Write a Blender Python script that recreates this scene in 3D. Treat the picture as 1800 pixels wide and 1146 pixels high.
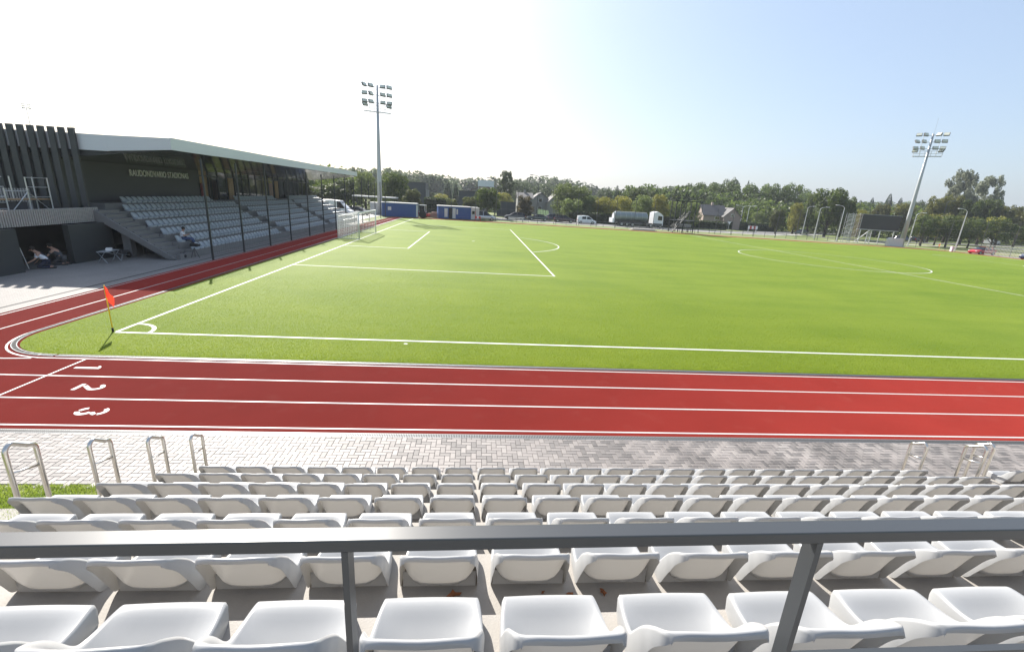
import bpy, bmesh, math, random
import numpy as np
from mathutils import Vector, Matrix

random.seed(7)
rng = np.random.default_rng(7)
for o in list(bpy.data.objects):
    bpy.data.objects.remove(o)
SC = bpy.context.scene
COL = SC.collection
R = math.radians

# ------------------------------------------------------------------ camera
cam_data = bpy.data.cameras.new('camera')
cam_data.sensor_width = 36.0
cam_data.lens = 15.737
cam_data.clip_start = 0.05
cam_data.clip_end = 6000
cam = bpy.data.objects.new('camera', cam_data)
COL.objects.link(cam)
cr = (0.99562919, -0.07445443, 0.0563831)      # right
cd = (0.03329455, -0.28108793, -0.9591043)     # down
cf = (0.08725817, 0.95678948, -0.27738042)     # forward
cam.matrix_world = Matrix(((cr[0], -cd[0], -cf[0], 11.24931),
                           (cr[1], -cd[1], -cf[1], -14.43279),
                           (cr[2], -cd[2], -cf[2], 4.82704),
                           (0, 0, 0, 1)))
SC.camera = cam

# ------------------------------------------------------------------ light
SUN_EL = R(36.5)
SUN_AZ = math.atan2(-0.46, 0.888)              # clockwise from +Y
w = bpy.data.worlds.new("World")
SC.world = w
w.use_nodes = True
nt = w.node_tree
nt.nodes.clear()
out = nt.nodes.new('ShaderNodeOutputWorld')
bg = nt.nodes.new('ShaderNodeBackground')
sky = nt.nodes.new('ShaderNodeTexSky')
sky.sky_type = 'NISHITA'
sky.sun_disc = False
sky.sun_elevation = SUN_EL
sky.sun_rotation = SUN_AZ
sky.altitude = 60
sky.air_density = 1.0
sky.dust_density = 2.6
sky.ozone_density = 1.4
bg.inputs[1].default_value = 0.08
milk = nt.nodes.new('ShaderNodeMix')
milk.data_type = 'RGBA'
milk.inputs[0].default_value = 0.40
milk.inputs[7].default_value = (3.6, 4.5, 5.9, 1)        # pale, even veil of high haze
nt.links.new(sky.outputs[0], milk.inputs[6])
nt.links.new(milk.outputs[2], bg.inputs[0])
nt.links.new(bg.outputs[0], out.inputs[0])
sd = bpy.data.lights.new('sun', 'SUN')
sd.energy = 4.8
sd.angle = R(0.55)
sd.color = (1.0, 0.95, 0.87)
sun = bpy.data.objects.new('sun', sd)
COL.objects.link(sun)
sv = Vector((math.sin(SUN_AZ) * math.cos(SUN_EL), math.cos(SUN_AZ) * math.cos(SUN_EL), math.sin(SUN_EL)))
sun.rotation_euler = sv.to_track_quat('Z', 'Y').to_euler()
sun.location = (0, 0, 60)
SC.view_settings.view_transform = 'Standard'
SC.view_settings.look = 'None'
SC.view_settings.exposure = 1.22
SC.view_settings.gamma = 1.0
SC.view_settings.use_curve_mapping = False
SC.cycles.max_bounces = 6
SC.cycles.volume_bounces = 0
SC.cycles.volume_step_rate = 4
SC.cycles.caustics_reflective = False
SC.cycles.caustics_refractive = False


# ------------------------------------------------------------------ terrain
def T(x, y):
    """gentle fall of the site towards the far right corner"""
    return -.85 * (min(max(x, 0), 112) / 105) ** 1.5 * (min(max(y, 0), 80) / 71.5)


# ------------------------------------------------------------------ materials
def mat(name, col, rough=0.6, metal=0.0, noise=0.0, scale=8.0, bump=0.0, bscale=60.0, col2=None, spec=0.5,
        detail=4.0, trans=0.0, sheen=0.0, drough=0.0, objrand=0.0, coat=0.0, dist=0.02):
    m = bpy.data.materials.new(name)
    m.use_nodes = True
    n = m.node_tree.nodes
    l = m.node_tree.links
    b = n['Principled BSDF']
    c4 = tuple(col) + (1,)
    b.inputs['Base Color'].default_value = c4
    b.inputs['Roughness'].default_value = rough
    b.inputs['Metallic'].default_value = metal
    b.inputs['Specular IOR Level'].default_value = spec
    b.inputs['Diffuse Roughness'].default_value = drough
    b.inputs['Coat Weight'].default_value = coat
    if sheen:
        b.inputs['Sheen Weight'].default_value = sheen
    tc = n.new('ShaderNodeTexCoord')
    src = None
    if noise or col2:
        nz = n.new('ShaderNodeTexNoise')
        nz.inputs['Scale'].default_value = scale
        nz.inputs['Detail'].default_value = detail
        nz.inputs['Roughness'].default_value = 0.62
        l.new(tc.outputs['Object'], nz.inputs['Vector'])
        mx = n.new('ShaderNodeMix')
        mx.data_type = 'RGBA'
        if col2:
            mx.inputs[6].default_value = c4
            mx.inputs[7].default_value = tuple(col2) + (1,)
            rp = n.new('ShaderNodeMapRange')
            rp.inputs[1].default_value = 0.35
            rp.inputs[2].default_value = 0.65
            l.new(nz.outputs[0], rp.inputs[0])
            l.new(rp.outputs[0], mx.inputs[0])
        else:
            mx.inputs[6].default_value = tuple(max(0, x * (1 - noise)) for x in col) + (1,)
            mx.inputs[7].default_value = tuple(min(1, x * (1 + noise)) for x in col) + (1,)
            l.new(nz.outputs[0], mx.inputs[0])
        src = mx.outputs[2]
    if objrand:
        oi = n.new('ShaderNodeObjectInfo')
        hs = n.new('ShaderNodeHueSaturation')
        mr = n.new('ShaderNodeMapRange')
        mr.inputs[3].default_value = 1 - objrand
        mr.inputs[4].default_value = 1 + objrand
        l.new(oi.outputs['Random'], mr.inputs[0])
        l.new(mr.outputs[0], hs.inputs['Value'])
        if src is None:
            hs.inputs['Color'].default_value = c4
        else:
            l.new(src, hs.inputs['Color'])
        src = hs.outputs[0]
    if src is not None:
        l.new(src, b.inputs['Base Color'])
    if bump:
        nb = n.new('ShaderNodeTexNoise')
        nb.inputs['Scale'].default_value = bscale
        nb.inputs['Detail'].default_value = 3
        l.new(tc.outputs['Object'], nb.inputs['Vector'])
        bp = n.new('ShaderNodeBump')
        bp.inputs['Strength'].default_value = bump
        bp.inputs['Distance'].default_value = dist
        l.new(nb.outputs[0], bp.inputs['Height'])
        l.new(bp.outputs[0], b.inputs['Normal'])
    return m


def turf_material():
    m = bpy.data.materials.new('artificial_turf')
    m.use_nodes = True
    n, l = m.node_tree.nodes, m.node_tree.links
    b = n['Principled BSDF']
    tc = n.new('ShaderNodeTexCoord')

    def noise(scale, detail, vec=None, rough=.6):
        z = n.new('ShaderNodeTexNoise')
        z.inputs['Scale'].default_value = scale
        z.inputs['Detail'].default_value = detail
        z.inputs['Roughness'].default_value = rough
        l.new(vec if vec else tc.outputs['Object'], z.inputs['Vector'])
        return z.outputs[0]

    def ramp(src, a, bb, lo, hi):
        r = n.new('ShaderNodeMapRange')
        r.inputs[1].default_value = a
        r.inputs[2].default_value = bb
        r.inputs[3].default_value = lo
        r.inputs[4].default_value = hi
        l.new(src, r.inputs[0])
        return r.outputs[0]
    mp = n.new('ShaderNodeMapping')
    mp.inputs['Scale'].default_value = (0.05, 0.45, 1)
    mp.inputs['Rotation'].default_value = (0, 0, R(8))
    l.new(tc.outputs['Object'], mp.inputs[0])
    big = noise(1.0, 3, mp.outputs[0])
    mid = noise(0.22, 5)
    fine = noise(16, 4, rough=.75)
    grain = noise(55, 2, rough=.8)
    mx = n.new('ShaderNodeMix'); mx.data_type = 'RGBA'
    mx.inputs[6].default_value = (0.090, 0.150, 0.008, 1)
    mx.inputs[7].default_value = (0.175, 0.230, 0.022, 1)
    a1 = n.new('ShaderNodeMath'); a1.operation = 'ADD'
    l.new(ramp(big, .3, .7, -.2, .2), a1.inputs[0])
    l.new(ramp(mid, .3, .7, .3, .7), a1.inputs[1])
    a2 = n.new('ShaderNodeMath'); a2.operation = 'ADD'
    l.new(a1.outputs[0], a2.inputs[0])
    l.new(ramp(fine, .32, .68, -.16, .16), a2.inputs[1])
    a3 = n.new('ShaderNodeMath'); a3.operation = 'ADD'; a3.use_clamp = True
    l.new(a2.outputs[0], a3.inputs[0])
    l.new(ramp(grain, .3, .7, -.28, .28), a3.inputs[1])
    l.new(a3.outputs[0], mx.inputs[0])
    l.new(mx.outputs[2], b.inputs['Base Color'])
    b.inputs['Roughness'].default_value = 0.62
    b.inputs['Specular IOR Level'].default_value = 0.06
    b.inputs['Sheen Weight'].default_value = 0.0
    b.inputs['Sheen Roughness'].default_value = 0.5
    b.inputs['Sheen Tint'].default_value = (0.8, 0.9, 0.4, 1)
    bp = n.new('ShaderNodeBump')
    bp.inputs['Strength'].default_value = 0.9
    bp.inputs['Distance'].default_value = 0.03
    ad = n.new('ShaderNodeMath'); ad.operation = 'ADD'
    l.new(fine, ad.inputs[0]); l.new(grain, ad.inputs[1])
    l.new(ad.outputs[0], bp.inputs['Height'])
    l.new(bp.outputs[0], b.inputs['Normal'])
    return m


def track_material():
    m = mat('red_track_surface', (0.285, 0.034, 0.026), rough=0.9, spec=0.02, noise=0.15, scale=0.5,
            bump=0.7, bscale=170, drough=0.9, dist=0.006)
    n, l = m.node_tree.nodes, m.node_tree.links
    b = n['Principled BSDF']
    src = b.inputs['Base Color'].links[0].from_socket
    tc = n.new('ShaderNodeTexCoord')
    z = n.new('ShaderNodeTexNoise'); z.inputs['Scale'].default_value = 90; z.inputs['Detail'].default_value = 3
    z.inputs['Roughness'].default_value = .8
    l.new(tc.outputs['Object'], z.inputs['Vector'])
    r = n.new('ShaderNodeMapRange'); r.inputs[1].default_value = .3; r.inputs[2].default_value = .7
    r.inputs[3].default_value = .78; r.inputs[4].default_value = 1.22
    l.new(z.outputs[0], r.inputs[0])
    z2 = n.new('ShaderNodeTexNoise'); z2.inputs['Scale'].default_value = 1.7; z2.inputs['Detail'].default_value = 8
    l.new(tc.outputs['Object'], z2.inputs['Vector'])
    r2 = n.new('ShaderNodeMapRange'); r2.inputs[1].default_value = .58; r2.inputs[2].default_value = .8
    r2.inputs[3].default_value = 0; r2.inputs[4].default_value = .25
    l.new(z2.outputs[0], r2.inputs[0])
    hs = n.new('ShaderNodeHueSaturation')
    l.new(src, hs.inputs['Color']); l.new(r.outputs[0], hs.inputs['Value'])
    mx = n.new('ShaderNodeMix'); mx.data_type = 'RGBA'
    mx.inputs[7].default_value = (.32, .09, .07, 1)
    l.new(r2.outputs[0], mx.inputs[0]); l.new(hs.outputs[0], mx.inputs[6])
    l.new(mx.outputs[2], b.inputs['Base Color'])
    return m


def brick_material(name, c1, c2, mortar, scale, ratio=2.0):
    m = bpy.data.materials.new(name)
    m.use_nodes = True
    n, l = m.node_tree.nodes, m.node_tree.links
    b = n['Principled BSDF']
    tc = n.new('ShaderNodeTexCoord')
    br = n.new('ShaderNodeTexBrick')
    br.inputs['Color1'].default_value = tuple(c1) + (1,)
    br.inputs['Color2'].default_value = tuple(c2) + (1,)
    br.inputs['Mortar'].default_value = tuple(mortar) + (1,)
    br.inputs['Scale'].default_value = scale
    br.inputs['Mortar Size'].default_value = 0.012
    l.new(tc.outputs['Object'], br.inputs['Vector'])
    nz = n.new('ShaderNodeTexNoise'); nz.inputs['Scale'].default_value = 0.8; nz.inputs['Detail'].default_value = 6
    l.new(tc.outputs['Object'], nz.inputs['Vector'])
    hs = n.new('ShaderNodeHueSaturation')
    mr = n.new('ShaderNodeMapRange'); mr.inputs[3].default_value = .8; mr.inputs[4].default_value = 1.2
    l.new(nz.outputs[0], mr.inputs[0]); l.new(mr.outputs[0], hs.inputs['Value'])
    l.new(br.outputs[0], hs.inputs['Color']); l.new(hs.outputs[0], b.inputs['Base Color'])
    b.inputs['Roughness'].default_value = .8
    return m


def paver_material():
    m = bpy.data.materials.new('herringbone_paver')
    m.use_nodes = True
    n, l = m.node_tree.nodes, m.node_tree.links
    b = n['Principled BSDF']
    at = n.new('ShaderNodeAttribute'); at.attribute_name = 'tint'
    oi = n.new('ShaderNodeObjectInfo')
    # stuff mesh carries its tint per face, single blocks use their object random
    ad = n.new('ShaderNodeMath'); ad.operation = 'ADD'
    l.new(at.outputs['Fac'], ad.inputs[0]); l.new(oi.outputs['Random'], ad.inputs[1])
    fr = n.new('ShaderNodeMath'); fr.operation = 'FRACT'
    l.new(ad.outputs[0], fr.inputs[0])
    cr_ = n.new('ShaderNodeValToRGB')
    cr_.color_ramp.elements[0].color = (.135, .125, .120, 1)
    cr_.color_ramp.elements[1].color = (.262, .240, .226, 1)
    e = cr_.color_ramp.elements.new(.4); e.color = (.212, .194, .184, 1)
    e = cr_.color_ramp.elements.new(.7); e.color = (.238, .215, .203, 1)
    l.new(fr.outputs[0], cr_.inputs[0])
    geo = n.new('ShaderNodeNewGeometry')
    nz = n.new('ShaderNodeTexNoise'); nz.inputs['Scale'].default_value = 1.3; nz.inputs['Detail'].default_value = 7
    l.new(geo.outputs['Position'], nz.inputs['Vector'])
    nf = n.new('ShaderNodeTexNoise'); nf.inputs['Scale'].default_value = 60; nf.inputs['Detail'].default_value = 4
    l.new(geo.outputs['Position'], nf.inputs['Vector'])
    # efflorescence and damp patches, stronger along the right hand stretch
    mr = n.new('ShaderNodeMapRange'); mr.inputs[1].default_value = .4; mr.inputs[2].default_value = .62
    mr.inputs[3].default_value = .62; mr.inputs[4].default_value = 1.0
    l.new(nz.outputs[0], mr.inputs[0])
    sx = n.new('ShaderNodeSeparateXYZ'); l.new(geo.outputs['Position'], sx.inputs[0])
    gx = n.new('ShaderNodeMapRange'); gx.inputs[1].default_value = 12; gx.inputs[2].default_value = 16
    l.new(sx.outputs[0], gx.inputs[0])
    mm = n.new('ShaderNodeMix'); mm.data_type = 'FLOAT'
    mm.inputs[2].default_value = 1.0
    l.new(gx.outputs[0], mm.inputs[0]); l.new(mr.outputs[0], mm.inputs[3])
    f2 = n.new('ShaderNodeMapRange'); f2.inputs[3].default_value = .85; f2.inputs[4].default_value = 1.15
    l.new(nf.outputs[0], f2.inputs[0])
    mu = n.new('ShaderNodeMath'); mu.operation = 'MULTIPLY'
    l.new(mm.outputs[0], mu.inputs[0]); l.new(f2.outputs[0], mu.inputs[1])
    hs = n.new('ShaderNodeHueSaturation')
    l.new(cr_.outputs[0], hs.inputs['Color']); l.new(mu.outputs[0], hs.inputs['Value'])
    l.new(hs.outputs[0], b.inputs['Base Color'])
    b.inputs['Roughness'].default_value = .6
    b.inputs['Specular IOR Level'].default_value = .4
    bp = n.new('ShaderNodeBump'); bp.inputs['Strength'].default_value = .3; bp.inputs['Distance'].default_value = .004
    l.new(nf.outputs[0], bp.inputs['Height']); l.new(bp.outputs[0], b.inputs['Normal'])
    return m


def leaf_material(name, c1, c2, c3=None):
    m = bpy.data.materials.new(name)
    m.use_nodes = True
    n, l = m.node_tree.nodes, m.node_tree.links
    b = n['Principled BSDF']
    tc = n.new('ShaderNodeTexCoord')
    nz = n.new('ShaderNodeTexNoise'); nz.inputs['Scale'].default_value = 1.3; nz.inputs['Detail'].default_value = 5
    nz.inputs['Roughness'].default_value = .7
    geo = n.new('ShaderNodeNewGeometry')
    l.new(geo.outputs['Position'], nz.inputs['Vector'])
    cr_ = n.new('ShaderNodeValToRGB')
    cr_.color_ramp.elements[0].position = .35
    cr_.color_ramp.elements[0].color = tuple(c1) + (1,)
    cr_.color_ramp.elements[1].position = .65
    cr_.color_ramp.elements[1].color = tuple(c2) + (1,)
    if c3:
        e = cr_.color_ramp.elements.new(.8); e.color = tuple(c3) + (1,)
    l.new(nz.outputs[0], cr_.inputs[0])
    oi = n.new('ShaderNodeObjectInfo')
    hs = n.new('ShaderNodeHueSaturation')
    mr = n.new('ShaderNodeMapRange'); mr.inputs[3].default_value = .8; mr.inputs[4].default_value = 1.25
    l.new(oi.outputs['Random'], mr.inputs[0]); l.new(mr.outputs[0], hs.inputs['Value'])
    l.new(cr_.outputs[0], hs.inputs['Color'])
    l.new(hs.outputs[0], b.inputs['Base Color'])
    b.inputs['Roughness'].default_value = .55
    b.inputs['Specular IOR Level'].default_value = .35
    tr = n.new('ShaderNodeBsdfTranslucent')
    hs2 = n.new('ShaderNodeHueSaturation'); hs2.inputs['Value'].default_value = 2.0
    hs2.inputs['Hue'].default_value = .48
    l.new(hs.outputs[0], hs2.inputs['Color']); l.new(hs2.outputs[0], tr.inputs[0])
    ms = n.new('ShaderNodeMixShader'); ms.inputs[0].default_value = .45
    l.new(b.outputs[0], ms.inputs[1]); l.new(tr.outputs[0], ms.inputs[2])
    l.new(ms.outputs[0], n['Material Output'].inputs[0])
    return m


M = {}


def let_light_through(m, f, col):
    n, l = m.node_tree.nodes, m.node_tree.links
    tr = n.new('ShaderNodeBsdfTranslucent'); tr.inputs[0].default_value = tuple(col) + (1,)
    ms = n.new('ShaderNodeMixShader'); ms.inputs[0].default_value = f
    l.new(n['Principled BSDF'].outputs[0], ms.inputs[1]); l.new(tr.outputs[0], ms.inputs[2])
    l.new(ms.outputs[0], n['Material Output'].inputs[0])


M['turf'] = turf_material()
M['track'] = track_material()
M['white_line'] = mat('white_line_paint', (0.48, 0.48, 0.464), .6, noise=.06, scale=12)
M['turf_line'] = mat('white_turf_line', (0.48, 0.496, 0.448), .7, noise=.10, scale=30, bump=.6, bscale=80)
M['paver'] = paver_material()
M['pale_paving'] = brick_material('pale_block_paving', (.26, .245, .232), (.225, .212, .20), (.12, .11, .10), 5.0)
M['joint_sand'] = mat('joint_sand', (.07, .062, .055), .9, noise=.3, scale=20)
M['grating'] = mat('galvanised_grating', (.20, .21, .22), .5, metal=.5, noise=.2, scale=30)
M['slot'] = mat('dark_slot', (.03, .03, .03), .8)
M['concrete'] = mat('pale_cast_concrete', (0.304, 0.284, 0.26), .75, noise=.20, scale=5.0, detail=9, bump=.35, bscale=110, dist=.004)
M['grey_concrete'] = mat('grey_cast_concrete', (0.184, 0.18, 0.176), .8, noise=.18, scale=1.6, bump=.2, bscale=50, dist=.004)
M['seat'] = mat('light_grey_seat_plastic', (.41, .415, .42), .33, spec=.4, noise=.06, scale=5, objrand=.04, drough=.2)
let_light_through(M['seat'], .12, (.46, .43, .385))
M['seat_in_shade'] = mat('pale_seat_plastic_shaded', (.36, .395, .425), .32, spec=.45, objrand=.05)  # same seat plastic, shade under the roof put into its cooler colour
M['rail_dark'] = mat('grey_powder_coated_steel', (.048, .052, .056), .36, spec=.6, noise=.05, scale=5)
M['steel'] = mat('brushed_stainless_steel', (.62, .60, .56), .28, metal=1.0, noise=.08, scale=12)
M['galv'] = mat('galvanised_steel', (.42, .44, .46), .5, metal=.55, noise=.10, scale=3)
M['galv_light'] = mat('aluminium_scaffold', (.62, .62, .62), .4, metal=.6)
M['black_post'] = mat('black_powder_coat', (.018, .022, .024), .45)
M['white_paint'] = mat('white_gloss_paint', (.78, .78, .78), .3)
M['net'] = mat('white_net_cord', (.85, .85, .85), .7)
let_light_through(M['net'], .4, (.85, .85, .85))
M['black_net'] = mat('black_net_cord', (.03, .035, .035), .7)
M['roof_white'] = mat('pale_roof_cladding', (.62, .65, .68), .42, metal=.15, noise=.05, scale=.5)
M['soffit'] = mat('glossy_dark_soffit', (.030, .034, .026), .2, metal=.0, spec=.8, coat=.3, noise=.3, scale=.7)
M['dark_clad'] = mat('charcoal_cladding', (.030, .034, .036), .55, noise=.12, scale=.8)
M['dark_fin'] = mat('charcoal_fin', (.040, .044, .045), .5, noise=.12, scale=1.2)
M['void'] = mat('dark_interior', (.010, .011, .012), .9)  # near-black colour stands in for the darkness inside openings and recesses
M['slat'] = mat('weathered_larch_slat', (.42, .40, .38), .7, noise=.2, scale=6)
M['glass'] = mat('dark_glazing', (.012, .016, .016), .05, spec=1.0, coat=1.0)
M['car_glass'] = mat('car_window_glass', (.010, .012, .014), .12, spec=.45)
M['wood'] = mat('warm_wood_panel', (.30, .19, .10), .6, noise=.3, scale=3)
M['letter'] = mat('pale_metal_lettering', (.85, .85, .82), .5, metal=.0)
M['grass'] = mat('verge_grass', (.075, .12, .018), .9, col2=(.17, .19, .05), scale=.35, bump=.6, bscale=8, dist=.1, detail=8)
M['dry_grass'] = mat('dry_verge_grass', (.20, .19, .08), .9, col2=(.13, .15, .04), scale=.9, bump=.6, bscale=10, dist=.1, detail=8)
M['asphalt'] = mat('worn_asphalt', (.15, .145, .14), .85, noise=.15, scale=.6, bump=.2, bscale=40)
M['kerb'] = mat('kerb_concrete', (.38, .37, .35), .8, noise=.1, scale=3)
M['gravel'] = mat('site_gravel', (.34, .30, .25), .9, noise=.25, scale=2.5, bump=.6, bscale=25, dist=.05)
M['bark'] = mat('tree_bark', (.055, .045, .035), .9, noise=.3, scale=4, bump=.5, bscale=12)
M['red'] = mat('red_fabric', (.80, .035, .02), .6)
M['yellow'] = mat('yellow_plastic', (.90, .62, .02), .4)
let_light_through(M['red'], .45, (.95, .06, .03))
M['black'] = mat('black_rubber', (.02, .02, .02), .7)
M['screen'] = mat('dark_led_screen', (.018, .020, .024), .45, noise=.1, scale=4)
M['lamp_housing'] = mat('floodlight_housing', (.10, .105, .11), .5)
M['lamp_glass'] = mat('floodlight_lens', (.62, .63, .55), .2, spec=.8, noise=.1, scale=6)
M['rust'] = mat('dark_corten_panel', (.10, .05, .035), .8, noise=.2, scale=3)
M['skin'] = mat('skin', (.42, .24, .17), .55)
M['hair'] = mat('dark_hair', (.02, .014, .01), .7)
M['shirt_white'] = mat('white_cotton', (.70, .71, .74), .85, noise=.06, scale=8)
M['jeans'] = mat('blue_denim', (.05, .08, .17), .9, noise=.2, scale=12)
M['navy'] = mat('navy_workwear', (.02, .026, .05), .85)
M['grey_cloth'] = mat('grey_workwear', (.07, .07, .075), .9)
M['leaf_dry'] = mat('dry_brown_leaf', (.22, .08, .03), .8, noise=.3, scale=20)
LEAF = {
    'round': leaf_material('leaves_dark_green', (.024, .046, .010), (.062, .092, .018), (.11, .135, .028)),
    'light': leaf_material('leaves_grey_green', (.048, .076, .022), (.105, .145, .042), (.155, .185, .055)),
    'small': leaf_material('leaves_maple_green', (.035, .055, .018), (.085, .10, .030), (.14, .13, .035)),
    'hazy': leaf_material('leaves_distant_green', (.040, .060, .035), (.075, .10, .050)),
    'forest': leaf_material('leaves_wood_green', (.030, .058, .014), (.074, .115, .026), (.125, .155, .034)),
    'yellow': leaf_material('leaves_yellowing', (.075, .095, .018), (.17, .17, .030), (.30, .17, .02)),
    'autumn': leaf_material('leaves_autumn', (.045, .062, .018), (.105, .108, .026), (.19, .125, .026)),
    'darkred': leaf_material('leaves_bronze', (.035, .035, .018), (.08, .07, .03)),
    'silver': leaf_material('leaves_silvery_poplar', (.07, .085, .055), (.19, .21, .15), (.24, .26, .20)),
    'feather': leaf_material('leaves_feathery', (.040, .060, .030), (.085, .11, .05)),
    'conifer': leaf_material('needles_spruce', (.018, .034, .020), (.040, .062, .034)),
}
M['hedge'] = leaf_material('leaves_hedge', (.014, .026, .010), (.035, .055, .018))
M['turf_fibre'] = leaf_material('turf_fibre_green', (.095, .150, .010), (.130, .180, .018))
M['grass_blade'] = leaf_material('grass_blades', (.10, .18, .02), (.20, .28, .04))


# ------------------------------------------------------------------ helpers
class MB:
    def __init__(s):
        s.v = []
        s.f = []

    def add(s, vs, fs):
        b = len(s.v)
        s.v += [tuple(x) for x in vs]
        s.f += [tuple(i + b for i in q) for q in fs]
        return s

    def box(s, c, d, rz=0.0, rx=0.0, ry=0.0):
        hx, hy, hz = d[0] / 2, d[1] / 2, d[2] / 2
        vs = [Vector((x, y, z)) for x in (-hx, hx) for y in (-hy, hy) for z in (-hz, hz)]
        if rx or ry or rz:
            m = Matrix.Rotation(rz, 3, 'Z') @ Matrix.Rotation(ry, 3, 'Y') @ Matrix.Rotation(rx, 3, 'X')
            vs = [m @ q for q in vs]
        vs = [(q[0] + c[0], q[1] + c[1], q[2] + c[2]) for q in vs]
        return s.add(vs, [(0, 1, 3, 2), (4, 6, 7, 5), (0, 4, 5, 1), (2, 3, 7, 6), (0, 2, 6, 4), (1, 5, 7, 3)])

    def bx(s, x0, x1, y0, y1, z0, z1):
        return s.box(((x0 + x1) / 2, (y0 + y1) / 2, (z0 + z1) / 2), (abs(x1 - x0), abs(y1 - y0), abs(z1 - z0)))

    def bar(s, a, b, w_, h_=None):
        """square bar between two points"""
        a, b = Vector(a), Vector(b)
        d = b - a
        L = d.length
        if L < 1e-6:
            return s
        d.normalize()
        up = Vector((0, 0, 1)) if abs(d.z) < .95 else Vector((0, 1, 0))
        x = d.cross(up).normalized() * (w_ / 2)
        y = x.cross(d).normalized() * ((h_ or w_) / 2)
        vs = [a + x + y, a - x + y, a - x - y, a + x - y, b + x + y, b - x + y, b - x - y, b + x - y]
        return s.add(vs, [(0, 1, 2, 3), (7, 6, 5, 4), (0, 4, 5, 1), (1, 5, 6, 2), (2, 6, 7, 3), (3, 7, 4, 0)])

    def tube(s, pts, r, n=8, caps=True):
        pts = [Vector(p) for p in pts]
        rs = r if isinstance(r, (list, tuple)) else [r] * len(pts)
        base = len(s.v)
        prev = None
        for i, p in enumerate(pts):
            if i == 0:
                d = pts[1] - p
            elif i == len(pts) - 1:
                d = p - pts[i - 1]
            else:
                d = (pts[i + 1] - p).normalized() + (p - pts[i - 1]).normalized()
            d.normalize()
            if prev is None:
                up = Vector((0, 0, 1)) if abs(d.z) < .9 else Vector((1, 0, 0))
                x = d.cross(up).normalized()
            else:
                x = (prev - d * prev.dot(d)).normalized()
            prev = x
            y = d.cross(x)
            for k in range(n):
                a = 2 * math.pi * k / n
                q = p + (x * math.cos(a) + y * math.sin(a)) * rs[i]
                s.v.append(tuple(q))
        for i in range(len(pts) - 1):
            for k in range(n):
                a = base + i * n + k
                b = base + i * n + (k + 1) % n
                s.f.append((a, b, b + n, a + n))
        if caps:
            s.f.append(tuple(base + k for k in range(n))[::-1])
            s.f.append(tuple(base + (len(pts) - 1) * n + k for k in range(n)))
        return s

    def poly_prism(s, pts, axis, a0, a1):
        """extrude 2D outline along axis 'x','y','z' from a0 to a1"""
        n = len(pts)

        def P(q, a):
            return {'x': (a, q[0], q[1]), 'y': (q[0], a, q[1]), 'z': (q[0], q[1], a)}[axis]
        vs = [P(q, a0) for q in pts] + [P(q, a1) for q in pts]
        fs = [tuple(range(n))[::-1], tuple(range(n, 2 * n))]
        fs += [(i, (i + 1) % n, n + (i + 1) % n, n + i) for i in range(n)]
        return s.add(vs, fs)

    def sphere(s, c, r, n=8, m=5, sc=(1, 1, 1)):
        base = len(s.v)
        for j in range(m + 1):
            t = math.pi * j / m
            for k in range(n):
                a = 2 * math.pi * k / n
                s.v.append((c[0] + r * sc[0] * math.sin(t) * math.cos(a), c[1] + r * sc[1] * math.sin(t) * math.sin(a),
                            c[2] + r * sc[2] * math.cos(t)))
        for j in range(m):
            for k in range(n):
                a = base + j * n + k
                b = base + j * n + (k + 1) % n
                s.f.append((a, a + n, b + n, b))
        return s

    def mesh(s, name, material, smooth=False):
        me = bpy.data.meshes.new(name)
        me.from_pydata(s.v, [], s.f)
        bm = bmesh.new()
        bm.from_mesh(me)
        bmesh.ops.recalc_face_normals(bm, faces=bm.faces)
        bm.to_mesh(me)
        bm.free()
        if material:
            me.materials.append(material)
        if smooth:
            me.polygons.foreach_set('use_smooth', [True] * len(me.polygons))
        me.update()
        return me

    def build(s, name, material, parent=None, smooth=False, label=None, kind=None):
        o = bpy.data.objects.new(name, s.mesh(name, material, smooth))
        COL.objects.link(o)
        if parent:
            o.parent = parent
        if label:
            o['label'] = label
        if kind:
            o['kind'] = kind
        return o


def tag(o, label, cat, group=None, kind=None):
    o['label'] = label
    o['category'] = cat
    if group:
        o['group'] = group
    if kind:
        o['kind'] = kind
    return o


def thing(name, loc, label, cat, group=None, rz=0.0):
    o = bpy.data.objects.new(name, None)
    o.empty_display_size = .2
    COL.objects.link(o)
    o.location = loc
    o.rotation_euler = (0, 0, rz)
    return tag(o, label, cat, group)


def child(name, me, parent, loc=(0, 0, 0), rot=(0, 0, 0), label=None):
    o = bpy.data.objects.new(name, me)
    COL.objects.link(o)
    o.parent = parent
    o.location = loc
    o.rotation_euler = rot
    if label:
        o['label'] = label
    return o


def copy_tree(root, loc, rz, label, group=None):
    r = root.copy()
    COL.objects.link(r)
    r.location = loc
    r.rotation_euler = (0, 0, rz)
    r['label'] = label
    if group:
        r['group'] = group
    for ch in list(root.children):
        c = ch.copy()
        COL.objects.link(c)
        c.parent = r
        for g in list(ch.children):
            d = g.copy()
            COL.objects.link(d)
            d.parent = c
    return r


def struct(o):
    o['kind'] = 'structure'
    return o


ORD = ['first', 'second', 'third', 'fourth', 'fifth', 'sixth', 'seventh', 'eighth', 'ninth', 'tenth', 'eleventh',
       'twelfth', 'thirteenth', 'fourteenth', 'fifteenth', 'sixteenth', 'seventeenth', 'eighteenth', 'nineteenth',
       'twentieth']
for t_ in ('twenty', 'thirty', 'forty'):
    ORD += [t_ + '-' + x for x in ORD[:9]]
    ORD += [{'twenty': 'thirtieth', 'thirty': 'fortieth', 'forty': 'fiftieth'}[t_]]

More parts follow.
